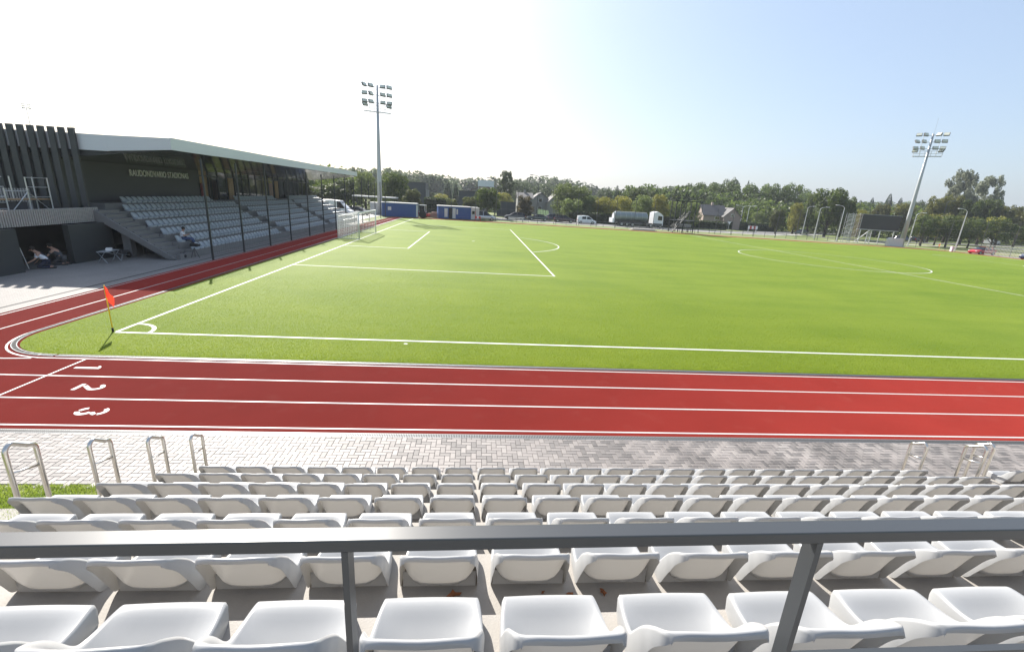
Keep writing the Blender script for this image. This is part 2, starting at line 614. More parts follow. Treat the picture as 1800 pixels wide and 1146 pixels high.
# ================================================================== GROUND
def surf(name, xs, rows, ylo, yhi, dz, material, parent=None):
    """sheet over the terrain; ylo/yhi give the y limits at each x"""
    mb = MB()
    n = rows + 1
    for x in xs:
        a, b = ylo(x), yhi(x)
        for j in range(n):
            y = a + (b - a) * j / rows
            mb.v.append((x, y, T(x, y) + dz))
    for i in range(len(xs) - 1):
        for j in range(rows):
            mb.f.append((i * n + j, (i + 1) * n + j, (i + 1) * n + j + 1, i * n + j + 1))
    return mb.build(name, material, parent)


def lin(a, b, n):
    return [a + (b - a) * i / n for i in range(n + 1)]


def strip(mb, pts, width, dz, step=2.0, closed=False):
    """flat ribbon along a ground polyline, following the terrain"""
    P = [Vector((p[0], p[1])) for p in pts]
    Q = []
    for i in range(len(P) - 1):
        L = (P[i + 1] - P[i]).length
        k = max(1, int(math.ceil(L / step)))
        for j in range(k):
            Q.append(P[i].lerp(P[i + 1], j / k))
    Q.append(P[-1])
    base = len(mb.v)
    n = len(Q)
    for i, q in enumerate(Q):
        if closed and (i == 0 or i == n - 1):
            d = (Q[1] - Q[0]).normalized() + (Q[-1] - Q[-2]).normalized()
        elif i == 0:
            d = Q[1] - Q[0]
        elif i == n - 1:
            d = Q[-1] - Q[-2]
        else:
            d = (Q[i + 1] - q).normalized() + (q - Q[i - 1]).normalized()
        d.normalize()
        nn = Vector((-d.y, d.x)) * width / 2
        for s_ in (1, -1):
            x, y = q.x + nn.x * s_, q.y + nn.y * s_
            mb.v.append((x, y, T(x, y) + dz))
    for i in range(n - 1):
        a = base + 2 * i
        mb.f.append((a, a + 1, a + 3, a + 2))
    return mb


# base ground: verge grass to the horizon
mb = MB()
gx = [-3000, -1200, -500, -250, -120, -60, -30, -15] + lin(-8, 128, 34) + [150, 200, 300, 500, 1000, 3000]
gy = [-600, -200, -60, -30, -15] + lin(-8, 100, 27) + [120, 150, 200, 300, 500, 900, 1600, 3500]
for x in gx:
    for y in gy:
        mb.v.append((x, y, T(x, y) - .05))
n = len(gy)
for i in range(len(gx) - 1):
    for j in range(n - 1):
        mb.f.append((i * n + j, (i + 1) * n + j, (i + 1) * n + j + 1, i * n + j + 1))
struct(mb.build('ground', M['grass']))

TRK_IN, TRK_OUT = -2.23, -6.02
X0, X1, Y1 = -4.86, 108.0, 73.4
# red running track sheet (under the turf)
trk = struct(surf('running_track', [-40] + lin(-20, 108, 64), 30, lambda x: TRK_OUT if True else 0,
                  lambda x: (-2.0 if x < -4.86 else Y1), -.012, M['track']))
# turf with rounded corners
RC = 1.9
TX0, TX1, TY0, TY1 = -2.02, 105.4, -2.02, 70.9


def ty0(x):
    if x < TX0 + RC:
        d = TX0 + RC - x
        return TY0 + RC - math.sqrt(max(0, RC * RC - d * d))
    if x > TX1 - RC:
        d = x - (TX1 - RC)
        return TY0 + RC - math.sqrt(max(0, RC * RC - d * d))
    return TY0


def ty1(x):
    for e, s_ in ((TX0, 1), (TX1, -1)):
        d = (e + s_ * RC - x) * s_
        if d > 0:
            return TY1 - RC + math.sqrt(max(0, RC * RC - d * d))
    return TY1


xs = [TX0 + RC * (1 - math.cos(a)) for a in lin(0, math.pi / 2, 10)] + lin(0.5, 103, 60) + \
     [TX1 - RC * (1 - math.cos(a)) for a in lin(math.pi / 2, 0, 10)]
turf = struct(surf('football_pitch', xs, 40, ty0, ty1, 0.0, M['turf']))


def arc(cx, cy, r, a0, a1, n=16):
    return [(cx + r * math.cos(a), cy + r * math.sin(a)) for a in lin(a0, a1, n)]


L_, W_ = 103.0, 68.7
m_ = W_ / 2
mb = MB()
lw = .12
strip(mb, [(0, 0), (L_, 0), (L_, W_), (0, W_), (0, 0)][0:2], lw, .006)
for seg in ([(0, W_), (L_, W_)],):
    strip(mb, seg, lw, .006)
mb2 = MB()
for seg in ([(0, .06), (0, W_ - .06)], [(L_, .06), (L_, W_ - .06)], [(L_ / 2, .06), (L_ / 2, W_ - .06)]):
    strip(mb2, seg, lw, .006)
for sx, s_ in ((0, 1), (L_, -1)):
    ya, yb = m_ - 20.16, m_ + 20.16
    for y in (ya, yb):
        strip(mb2, [(sx + s_ * .06, y), (sx + s_ * 16.5, y)], lw, .006)
    strip(mb2, [(sx + s_ * 16.44, ya + .06), (sx + s_ * 16.44, yb - .06)], lw, .006)
    for y in (m_ - 9.16, m_ + 9.16):
        strip(mb2, [(sx + s_ * .06, y), (sx + s_ * 5.5, y)], lw, .006)
    strip(mb2, [(sx + s_ * 5.44, m_ - 9.1), (sx + s_ * 5.44, m_ + 9.1)], lw, .006)
    a = math.acos(5.56 / 9.15)
    base = 0 if s_ > 0 else math.pi
    strip(mb2, arc(sx + s_ * 11, m_, 9.15, base - a, base + a, 20), lw, .006, step=.7)
    strip(mb2, arc(sx + s_ * 11, m_, .11, 0, 2 * math.pi, 8), .1, .006)
    for cy, qy in ((0, 1), (W_, -1)):
        a0 = math.atan2(qy, s_) - math.pi / 4 + .07
        strip(mb2, arc(sx, cy, .97, a0, a0 + math.pi / 2 - .14, 8), .12, .006, step=.3)
strip(mb2, arc(L_ / 2, m_, 9.15, 0, 2 * math.pi, 64), lw, .010, step=.7, closed=True)
# small side mark on the near touchline (technical mark)
strip(mb2, [(9.02, -.30), (9.14, -.30)], .10, .006)
mb.build('touchline', M['turf_line'], turf)
mb2.build('pitch_marking', M['turf_line'], turf)

# short upright fibres of the artificial turf where single tufts can be made out
rg = np.random.default_rng(3)
NB = 620000
bx0 = rg.uniform(-2.0, 34, NB); by0 = -1.97 + 17.0 * rg.random(NB) ** 1.3
dd_ = np.hypot(bx0 - 11.25, by0 + 14.43)
okm = (rg.random(NB) < np.clip((29 - dd_) / 15, 0, 1)) & (bx0 > TX0 + .02) & (np.array([ty0(v) for v in bx0]) + .02 < by0)
for (a_, b_, c_, d_) in ((-.08, 110, -.07, .07), (-.07, .07, 0, 12)):
    okm &= ~((bx0 > a_) & (bx0 < b_) & (by0 > c_) & (by0 < d_))
rr_ = np.hypot(bx0, by0)
okm &= ~((rr_ > .90) & (rr_ < 1.04) & (bx0 > 0) & (by0 > 0))
bx0, by0 = bx0[okm], by0[okm]
NB = len(bx0)
an = rg.uniform(0, 6.283, NB); hh = rg.uniform(.012, .030, NB); ww = rg.uniform(.005, .010, NB)
lx = rg.normal(0, .008, NB); ly = rg.normal(0, .008, NB)
zz0 = np.array([T(x, y) for x, y in zip(bx0, by0)]) - .002
VV = np.empty((NB, 3, 3))
VV[:, 0] = np.stack([bx0 - np.cos(an) * ww, by0 - np.sin(an) * ww, zz0], 1)
VV[:, 1] = np.stack([bx0 + np.cos(an) * ww, by0 + np.sin(an) * ww, zz0], 1)
VV[:, 2] = np.stack([bx0 + lx, by0 + ly, zz0 + hh], 1)
me = bpy.data.meshes.new('turf_fibres')
me.vertices.add(NB * 3); me.vertices.foreach_set('co', VV.reshape(-1))
me.loops.add(NB * 3); me.loops.foreach_set('vertex_index', np.arange(NB * 3, dtype=np.int32))
me.polygons.add(NB); me.polygons.foreach_set('loop_start', np.arange(0, NB * 3, 3, dtype=np.int32))
me.update(calc_edges=True)
me.materials.append(M['turf_fibre'])
o = bpy.data.objects.new('turf_fibres', me); COL.objects.link(o); o.parent = turf; o['kind'] = 'stuff'

# track lines
mb = MB()
for y in (-2.29, -3.45, -4.67, -5.85):
    strip(mb, [(-30, y) if y > -2.4 else (-30, y), (107.5, y)] if y != -2.29 else [(-.3, y), (107, y)], .05, -.008)
strip(mb, [(-30, -2.40), (-1.0, -2.40), (-.4, -2.345)], .05, -.0075)
strip(mb, [(-3.35, -1.9), (-3.35, 72)], .05, -.008)
strip(mb, [(-4.72, -1.9), (-4.72, 72)], .05, -.008)
cur = [(-.3, -2.29)] + arc(-.1, -.1, 2.19, -math.pi / 2 - .1, -math.pi, 12)[0:] + [(-2.29, 71.2)]
strip(mb, cur, .05, -.0078, step=1)
strip(mb, [(.93, -2.33), (.90, -5.83)], .05, -.007)
mb.build('track_line', M['white_line'], trk)


# stencilled lane numbers: local frame u (digit right = -Y), v (digit up = +X)
def glyph(pts_list, ox, oy, name):
    g = MB()
    for pts, wd in pts_list:
        strip(g, [(ox + v, oy - u) for u, v in pts], wd, -.0065, step=.05)
    g.build(name, M['white_line'], trk)


def ga(cx, cy, rx, ry, a0, a1, n=10):
    return [(cx + rx * math.cos(R(a)), cy + ry * math.sin(R(a))) for a in lin(a0, a1, n)]


glyph([([(0, 0), (0, .60)], .10), ([(-.055, .565), (-.13, .49)], .05)], 1.13, -2.92, 'lane_number_one')
glyph([(ga(0, .42, .12, .14, 165, -28, 12) + [(-.07, .14)], .085), ([(-.17, .045), (.17, .045)], .09)], 2.08, -4.07,
      'lane_number_two')
glyph([(ga(-.02, .45, .12, .11, 165, 15, 10), .085), (ga(-.02, .45, .12, .12, -5, -75, 6), .08),
       (ga(-.02, .16, .13, .13, 75, -80, 10), .09), (ga(-.02, .16, .13, .12, -100, -170, 6), .085)], 3.03, -5.28,
      'lane_number_three')

# drainage channels (galvanised slot gratings)
def channel(name, pts, wd, slots):
    t = MB()
    strip(t, pts, wd, .004, step=3)
    o = struct(t.build(name, M['grating']))
    g = MB()
    P = [Vector(p) for p in pts]
    for i in range(len(P) - 1):
        d = P[i + 1] - P[i]
        k = int(d.length / slots)
        if k < 1:
            continue
        d.normalize()
        nn = Vector((-d.y, d.x))
        for j in range(k):
            c = P[i] + d * (j + .5) * slots
            if c.x > 40 or c.y > 25:
                break
            e = [c + d * sx * slots * .28 + nn * sy * wd * .36 for sx, sy in ((-1, -1), (1, -1), (1, 1), (-1, 1))]
            g.add([(q.x, q.y, T(q.x, q.y) + .0075) for q in e], [(0, 1, 2, 3)])
    g.build('grating_slots', M['slot'], o)['kind'] = 'stuff'


channel('drain_channel', [(-30, -6.11), (107, -6.11)], .14, .034)
channel('drain_channel', [(0.0, -2.12)] + [(2 * -.06 + x, y) for x, y in arc(-.0, -.0, 2.1, -math.pi / 2 - .15, -math.pi, 12)] + [(-2.12, 71)],
        .13, .034)
channel('drain_channel', [(.05, -2.12), (105, -2.12)], .13, .034)
mb = MB()
mb.bx(-30, 107, -6.045, -6.02, -.06, .002)
struct(mb.build('track_edge_kerb', M['rust']))

# strip of ground between far track and verge: gravel + dry grass
struct(surf('gravel_verge', lin(-6, 125, 40), 3, lambda x: 73.35, lambda x: 75.6, -.02, M['dry_grass']))
struct(surf('dry_verge', lin(50, 128, 30), 3, lambda x: 75.5, lambda x: 79.5, -.025, M['dry_grass']))
struct(surf('end_verge', lin(107.9, 125, 6), 10, lambda x: -10, lambda x: 73.4, -.02, M['dry_grass']))
# site yard on the left, behind the goal end
struct(surf('gravel_yard', lin(-30, 9, 14), 6, lambda x: 76.0, lambda x: 82, -.03, M['gravel']))
mb = MB(); strip(mb, [(-9.5, 56), (-9.5, 80)], 5.5, -.02); struct(mb.build('access_path', M['kerb']))
# roads
def road(name, pts, wd, dz, m):
    t = MB(); strip(t, pts, wd, dz, step=6); return struct(t.build(name, m))
road('road', [(-40, 90.0), (12, 89.2), (55, 89.8), (80, 96), (100, 112), (150, 150), (260, 240)], 7.5, -.018, M['asphalt'])
road('side_road', [(26.5, 92), (24.5, 110), (26, 140)], 4.5, -.016, M['asphalt'])
road('pavement', [(-40, 83.9), (12, 83.4), (52, 84), (84, 92.5), (104, 108), (152, 146)], 1.8, -.012, M['kerb'])
road('parking_lane', [(100, 101), (116, 97), (180, 112), (300, 140)], 5.0, -.02, M['asphalt'])
road('far_path', [(92, 84.5), (110, 88), (190, 100), (300, 118)], 2.2, -.02, M['kerb'])
road('right_car_park', [(110.5, 30), (110.5, 68.5)], 5.0, -.012, M['asphalt'])

# pavement by the grandstand (pale blocks) and its dark drain line
t = MB()
strip(t, [(-9.9, -6.2), (-9.9, 58)], 10.0, -.006, step=4)
pp = struct(t.build('grandstand_paving', M['pale_paving']))
t = MB(); strip(t, [(-5.52, -2), (-5.52, 58)], .12, .001, step=4); struct(t.build('paving_drain', M['slot']))

# ------------------------------------------------------------------ herringbone paving in front of the near stand
mb = MB(); mb.bx(-14, 60, -9.0, -6.19, -.09, -.035); paving = struct(mb.build('paving', M['joint_sand']))
BW = .1


def paver_mesh(dx, dy):
    g = MB()
    a, b = dx / 2 - .0025, dy / 2 - .0025
    c = .004
    z = .03
    g.add([(-a, -b, -.02), (a, -b, -.02), (a, b, -.02), (-a, b, -.02),
           (-a, -b, z - c), (a, -b, z - c), (a, b, z - c), (-a, b, z - c),
           (-a + c, -b + c, z), (a - c, -b + c, z), (a - c, b - c, z), (-a + c, b - c, z)],
          [(0, 1, 5, 4), (1, 2, 6, 5), (2, 3, 7, 6), (3, 0, 4, 7), (4, 5, 9, 8), (5, 6, 10, 9), (6, 7, 11, 10), (7, 4, 8, 11), (8, 9, 10, 11)])
    return g


pm = {'h': paver_mesh(.2, .1), 'v': paver_mesh(.1, .2)}
pmesh = {k: q.mesh('paving_block', M['paver']) for k, q in pm.items()}
cells = []
camx, camy = 11.25, -14.43
for i in range(-110, 360):
    for j in range(-26, 5):
        x, y = i * BW, -6.24 + j * BW
        k = (i - j) % 4
        if k == 0:
            cx, cy, ty = x + .1, y - .05, 'h'
        elif k == 3:
            cx, cy, ty = x + .05, y, 'v'
        else:
            continue
        if cy > -6.07 or cy < -8.35:
            continue
        # the visible wedge only
        if cy < -7.75 and (cx < 5.6):
            continue
        if cx < -4 or cx > 34:
            continue
        cells.append((math.hypot(cx - camx, cy - camy), cx, cy, ty))
vis = [c for c in cells if c[2] > -7.75 or c[1] < 7.0]
vis.sort()
rest_b = MB()
tints = []
chosen = set(id(c) for c in vis[:300])
for c in cells:
    dz = random.uniform(-.0015, .0015)
    if id(c) in chosen:
        child('paving_block', pmesh[c[3]], paving, (c[1], c[2], dz - .03))
    else:
        g = pm[c[3]]
        rest_b.add([(q[0] + c[1], q[1] + c[2], q[2] + dz - .03) for q in g.v], g.f)
        tints += [random.random()] * len(g.f)
o = rest_b.build('paving_blocks', M['paver'], paving, kind='stuff')
at = o.data.attributes.new('tint', 'FLOAT', 'FACE')
at.data.foreach_set('value', tints)

# grass tuft strip at the left end of the near stand
mb = MB(); mb.bx(-14, 6.9, -9.05, -7.76, -.06, -.004); struct(mb.build('lawn', M['grass']))
g = MB()
for _ in range(26000):
    x = random.uniform(1.5, 6.85); y = random.uniform(-9.0, -7.77)
    a = random.uniform(0, 6.28); h = random.uniform(.03, .075); wv = .004
    dx, dy = math.cos(a) * wv, math.sin(a) * wv
    lx, ly = random.uniform(-.03, .03), random.uniform(-.03, .03)
    g.add([(x - dx, y - dy, -.004), (x + dx, y + dy, -.004), (x + lx, y + ly, h)], [(0, 1, 2)])
me = bpy.data.meshes.new('grass_blades'); me.from_pydata(g.v, [], g.f); me.materials.append(M['grass_blade'])
o = bpy.data.objects.new('grass_blades', me); COL.objects.link(o)
tag(o, 'bright green grass growing beside the paving at the left end of the seats', 'grass', kind='stuff')

# ================================================================== NEAR STAND
PY, PZ = .802, .4318
def row_y(k): return -8.519 - PY * k       # y of the back top of row k (0 = front)
def row_z(k): return .869 + PZ * k         # z of the back top
MOUNT = .37
stand = thing('near_stand', (0, 0, 0), 'pale concrete stepped terrace carrying the near white seats', 'stand')
XS0, XS1 = 7.18, 19.15
mb = MB()
prof = []
for k in range(0, 8):
    nose = row_y(k) + .405
    z = row_z(k) - MOUNT
    zb = (row_z(k - 1) - MOUNT) if k else -.05
    prof += [(nose, zb), (nose, z)]
yb = row_y(7) - 3
zt = row_z(7) - MOUNT - .2
prof[-1] = (prof[-1][0], zt)
prof += [(yb, zt), (yb, -.05)]
mb.poly_prism(prof, 'x', XS0, XS1)
mb.build('stepped_terrace', M['concrete'], stand)
# second block beyond the aisle and the aisle steps
mb = MB(); mb.poly_prism(prof, 'x', 20.42, 34); mb.build('stepped_terrace', M['concrete'], stand)
mb = MB()
ap = []
for k in range(0, 15):
    nose = row_y(0) + .75 - k * PY / 2
    ap += [(nose, k * PZ / 2 - .05 if k else -.05), (nose, (k + 1) * PZ / 2 - .02)]
ap += [(yb, ap[-1][1]), (yb, -.05)]
mb.poly_prism(ap, 'x', XS1 + .002, 20.418); mb.build('aisle_steps', M['concrete'], stand)
# low end wall seen at the left edge
mb = MB(); mb.bx(2.0, 7.1, -13.2, -8.36, -.05, .03); mb.build('end_plinth', M['concrete'], stand)


def catmull(P, sub):
    P = np.array(P, float)
    n = len(P)
    o = []
    for i in range(n - 1):
        p0 = P[max(i - 1, 0)]; p1 = P[i]; p2 = P[i + 1]; p3 = P[min(i + 2, n - 1)]
        for s_ in range(sub):
            t = s_ / sub
            o.append(.5 * ((2 * p1) + (-p0 + p2) * t + (2 * p0 - 5 * p1 + 4 * p2 - p3) * t * t + (-p0 + 3 * p1 - 3 * p2 + p3) * t ** 3))
    o.append(P[-1])
    return np.array(o)


def seat_mesh(sub, us, name, material):
    # rows: yc zc | half width ye ze | wall bottom y z
    D = [
        (.418, -.010, .174, .413, -.010, .404, -.020),
        (.428, .040, .180, .421, .042, .412, -.020),
        (.428, .070, .187, .419, .075, .408, -.020),
        (.414, .089, .193, .405, .094, .392, -.010),
        (.374, .087, .200, .368, .098, .360, .000),
        (.315, .062, .206, .312, .100, .310, .000),
        (.258, .042, .209, .260, .106, .255, .000),
        (.208, .026, .211, .222, .118, .212, .000),
        (.174, .018, .212, .200, .142, .180, .000),
        (.146, .034, .211, .182, .172, .150, .022),
        (.124, .080, .209, .162, .206, .128, .072),
        (.104, .138, .207, .140, .240, .106, .122),
        (.084, .198, .202, .115, .272, .083, .174),
        (.062, .256, .199, .086, .302, .060, .226),
        (.040, .308, .194, .060, .326, .040, .262),
        (.018, .346, .188, .034, .344, .022, .288),
        (.006, .365, .180, .019, .353, .008, .306),
        (-.006, .371, .171, .007, .354, .000, .322),
        (-.015, .363, .167, -.002, .347, -.005, .332),
        (-.014, .344, .166, -.004, .338, -.006, .334),
    ]
    S = catmull(D, sub)
    g = MB()
    cols = [-1.0 * u for u in us[::-1]] + us[1:]
    nc = len(cols) + 4
    for (yc, zc, wd, ye, ze, yb_, zb_) in S:
        row = []
        for sgn in (-1,):
            row.append((-(wd + .006), yb_, zb_))
            row.append((-(wd + .007), ye - .002, ze - .016))
        for u in cols:
            bk_ = min(1.0, max(0.0, (.20 - yc) / .08))
            p = abs(u) ** (3 + 2.2 * bk_)
            hump = .004 * max(0.0, (zc - .20) / .15) * math.sin(min(1, abs(u) / .78) * math.pi / 2) ** 2
            row.append((u * wd, yc + (ye - yc) * abs(u) ** (2.2 + 1.6 * bk_), zc + (ze - zc) * p + hump * (1 - abs(u) ** 6)))
        row.append((wd + .007, ye - .002, ze - .016))
        row.append((wd + .006, yb_, zb_))
        g.v += row
    nr = len(S)
    for i in range(nr - 1):
        for j in range(nc - 1):
            a = i * nc + j
            g.f.append((a, a + 1, a + nc + 1, a + nc))
    me = bpy.data.meshes.new(name)
    me.from_pydata(g.v, [], g.f)
    me.materials.append(material)
    me.polygons.foreach_set('use_smooth', [True] * len(me.polygons))
    # soften, give real thickness once in the shared mesh
    bm = bmesh.new(); bm.from_mesh(me)
    bmesh.ops.recalc_face_normals(bm, faces=bm.faces)
    for fc in bm.faces:
        fc.smooth = True
    bm.to_mesh(me); bm.free()
    return me


seat_me = seat_mesh(3, [0, .25, .5, .7, .84, .93, 1.0], 'seat_shell', M['seat'])
bar_me = MB().box((0, .176, .050), (.412, .005, .100)).mesh('mounting_bar', M['seat'])
CF, CR_, CD, CC = Vector(cf), Vector(cr), Vector(cd), Vector((11.24931, -14.43279, 4.82704))


def in_view(p, mx=0.0):
    d = Vector(p) - CC
    z = d.dot(CF)
    if z < .2:
        return False
    u = 900 + 786.83 * d.dot(CR_) / z
    v = 573 + 786.83 * d.dot(CD) / z
    return -mx < u < 1800 + mx and -mx < v < 1146 + mx


def stadium_seat(loc, rz, label, group):
    s_ = thing('stadium_seat', loc, label, 'seat', group, rz)
    child('seat_shell', seat_me, s_)
    child('mounting_bar', bar_me, s_)
    return s_


ROWNAME = ['front row nearest the paving', 'second row up from the paving', 'third row up from the paving',
           'fourth row up from the paving', 'fifth row up, just beyond the handrail',
           'sixth row up, seen under the handrail', 'nearest row below the handrail']
proto = None
n_near = 0
SP = .505
for k in range(7):
    cnt = 0
    for i in range(-7, 16):
        x = 11.11 + SP * i
        y = row_y(k); z = row_z(k) - MOUNT
        if not (in_view((x - .2, y, z + .3), 8) or in_view((x + .2, y, z + .3), 8) or in_view((x, y + .38, z + .1), 8)):
            continue
        else:
            lab_vis = True
        if not lab_vis:
            # neighbours just outside the frame keep shadows and side views complete
            if k < 4:
                continue
        cnt += 1 if lab_vis else 0
        lab = ('grey seat, %s from left, %s' % (ORD[cnt - 1], ROWNAME[k])) if lab_vis else \
            'light grey plastic seat of the near block just outside the picture edge'
        loc = (x + random.uniform(-.003, .003), y + random.uniform(-.003, .003), z)
        rz = random.uniform(-.012, .012)
        grp = 'light grey seats of the near block' if lab_vis else 'near seats outside the picture'
        if proto is None:
            proto = stadium_seat(loc, rz, lab, grp)
        else:
            copy_tree(proto, loc, rz, lab, grp)
        n_near += 1
for k in range(3):
    for i in range(3):
        x = 20.75 + SP * i
        copy_tree(proto, (x, row_y(k), row_z(k) - MOUNT), 0,
                  'light grey plastic seat beyond the right aisle, %s seat of its %s row' % (ORD[i], ORD[k]),
                  'seats beyond the right aisle')
        n_near += 1


# stainless hoop guards at the block ends
def hoop(x, y0, y1, ztop, zbot, name_label):
    t = thing('guard_hoop', (x, y0, zbot), name_label, 'handrail', 'stainless guard hoops at the row ends')
    r = .021
    rr = .07
    H = ztop - zbot
    D_ = y1 - y0
    dz_ = -.095
    pts = [(0, 0, 0), (0, 0, H - rr)]
    pts += [(0, rr - rr * math.cos(a), H - rr + rr * math.sin(a)) for a in lin(.2, math.pi / 2, 5)]
    pts += [(0, D_ - rr + rr * math.sin(a), H + dz_ - rr + rr * math.cos(a)) for a in lin(0, math.pi / 2 - .2, 5)]
    pts += [(0, D_, H + dz_ - rr), (0, D_, -.25)]
    MB().tube(pts, r, 10).build('hoop_tube', M['steel'], t, smooth=True)
    MB().tube([(0, .0, H - .27), (0, D_, H + dz_ - .25)], .011, 8).build('cross_tube', M['steel'], t, smooth=True)
    return t


HN = ['at the front row, left end', 'at the second row, left end', 'at the third row, left end', 'largest, at the fourth row, far left']
for k in range(4):
    y0 = row_y(k) + .33
    hoop(7.13, y0, y0 + .27, row_z(k) + .27, row_z(k) - MOUNT - .44, 'bent stainless steel guard hoop ' + HN[k])
hoop(19.10, row_y(0) + .33, row_y(0) + .60, row_z(0) + .27, .1, 'pale stainless guard hoop at the right end of the front row')
hoop(19.10, row_y(1) + .33, row_y(1) + .60, row_z(1) + .27, .5, 'pale stainless guard hoop at the right end of the second row')
hoop(20.38, row_y(0) + .33, row_y(0) + .60, row_z(0) + .27, .1, 'rearmost pale guard hoop across the right aisle')

# dark handrail in the foreground
rail = thing('handrail', (0, 0, 0), 'dark grey steel handrail with flat posts running across the foreground', 'handrail')
zr = lambda x: 4.027 + (x - 11.3) * .0105 - .0035 * 0
mb = MB()
xa, xb = 4.0, 19.0
yf, yn = -13.485, -13.533
for (a, b) in ((xa, 9.99), (9.992, 15.9), (15.902, xb)):
    vs = []
    for x in (a, b):
        vs += [(x, yf, zr(x)), (x, yn, zr(x)), (x, yn, zr(x) - .034), (x, yf, zr(x) - .034)]
    mb.add(vs, [(0, 1, 2, 3), (4, 7, 6, 5), (0, 4, 5, 1), (1, 5, 6, 2), (2, 6, 7, 3), (3, 7, 4, 0)])
tr = mb.build('top_rail', M['rail_dark'], rail)
bv = tr.modifiers.new('bevel', 'BEVEL'); bv.width = .003; bv.segments = 2
for x in (8.54, 9.75, 10.962, 12.175, 13.388, 14.6):
    mb = MB(); mb.box((x, -13.509, (zr(x) - .034 + 2.9) / 2), (.016, .046, zr(x) - .034 - 2.9))
    mb.build('post', M['rail_dark'], rail)
mb = MB(); mb.bx(12.185, 13.379, -13.519, -13.499, zr(12.7) - .474, zr(12.7) - .452)
mb.build('lower_rail', M['rail_dark'], rail)
mb = MB(); mb.bx(10.971, 12.166, -13.519, -13.499, zr(12.7) - .53, zr(12.7) - .51)
mb.build('lower_rail', M['rail_dark'], rail)

# fallen leaves on the treads
def fallen_leaf(x, y, z, s_, rz, lab):
    g = MB()
    n_ = 9
    top = []
    for i in range(n_):
        a = 2 * math.pi * i / n_
        r = s_ * (1 if i % 2 == 0 else .55) * (1.25 if i == 0 else 1)
        top.append((r * math.cos(a), r * .7 * math.sin(a), .004 + .35 * s_ * abs(math.sin(a)) ** 2))
    g.v = top + [(0, 0, .003)] + [(q[0], q[1], q[2] + .0012) for q in top] + [(0, 0, .0045)]
    for i in range(n_):
        j = (i + 1) % n_
        g.f += [(n_, j, i), (2 * n_ + 1, n_ + 1 + i, n_ + 1 + j), (i, j, n_ + 1 + j, n_ + 1 + i)]
    o_ = g.build('fallen_leaf', M['leaf_dry'])
    o_.location = (x, y, z); o_.rotation_euler = (0, 0, rz)
    tag(o_, lab, 'leaf', 'dry leaves lying behind the seats')


zf = row_z(5) - MOUNT
fallen_leaf(11.19, -12.43, zf, .042, .4, 'largest dry brown leaf on the tread below the middle of the handrail')
fallen_leaf(12.05, -12.43, zf, .028, 1.9, 'curled dry leaf left of the right post, farther right one of two close together')
fallen_leaf(11.86, -12.44, zf, .024, 2.9, 'small flat dry leaf left of the curled one near the right post')
fallen_leaf(11.70, -12.42, zf, .014, .9, 'tiny dry leaf scrap under the seat left of the small flat leaf')

# ================================================================== GRANDSTAND (left)
gs = thing('grandstand', (-10, 14.2, 0), 'dark covered grandstand with pale flat roof and lettered back wall, along the goal end', 'grandstand')
OX, OY = 10.0, -14.2


class LB(MB):
    """mesh builder in world coordinates, stored relative to the grandstand's base"""
    def build(s, name, material, parent=None, **kw):
        s.v = [(x + OX, y + OY, z) for x, y, z in s.v]
        return MB.build(s, name, material, parent, **kw)


GY0, GY1 = 14.0, 56.0
def gx_(k): return -6.95 - .80 * k        # x of seat back top, far stand row k
def gz_(k): return .80 + .43 * k
prof = []
for k in range(7):
    nose = gx_(k) + .405
    prof += [(nose, (gz_(k - 1) - MOUNT) if k else 0.02), (nose, gz_(k) - MOUNT)]
prof += [(-12.58, gz_(6) - MOUNT), (-12.58, gz_(6) - MOUNT - .5), (-7.4, .02)]
LB().poly_prism(prof, 'y', 15.62, GY1).build('stepped_terrace', M['grey_concrete'], gs)
# low curb wall along the front
LB().bx(-6.86, -6.576, 14.3, GY1, -.02, .30).build('front_curb', M['grey_concrete'], gs)
# end stair: 14 half steps
prof = []
for k in range(12):
    nose = -6.75 - k * .345
    prof += [(nose, .225 * k if k else 0.0), (nose, .225 * (k + 1))]
prof += [(-10.95, 2.7), (-10.95, 2.05), (-10.5, 2.0), (-7.2, 0.0)]
LB().poly_prism(prof, 'y', 14.05, 15.6).build('end_stair', M['grey_concrete'], gs)
LB().poly_prism([(-6.95, -.01), (-6.7, .10), (-10.75, 2.72), (-10.80, 2.1), (-10.3, 1.95)], 'y', 13.93, 14.04).build('stair_stringer', M['grey_concrete'], gs)
# ground storey wall below the terrace, pillar and openings
LB().bx(-10.6, -10.3, 11.5, 14.4, -.02, 2.04).build('lower_wall', M['dark_clad'], gs)
LB().bx(-10.6, -10.3, 4.0, 8.7, -.02, 2.04).build('lower_wall', M['dark_clad'], gs)
LB().bx(-9.9, -9.45, 14.5, 14.9, -.02, 1.6).build('pillar', M['grey_concrete'], gs)
LB().bx(-14.0, -10.62, 8.0, 12.5, -.02, .0).build('recess_floor', M['asphalt'], gs)
LB().bx(-14.2, -14.0, 4, 28, -.02, 2.0).build('recess_back_wall', M['void'], gs)
LB().bx(-9.7, -9.5, 15.8, 27, -.02, 1.3).build('under_stand_wall', M['void'], gs)
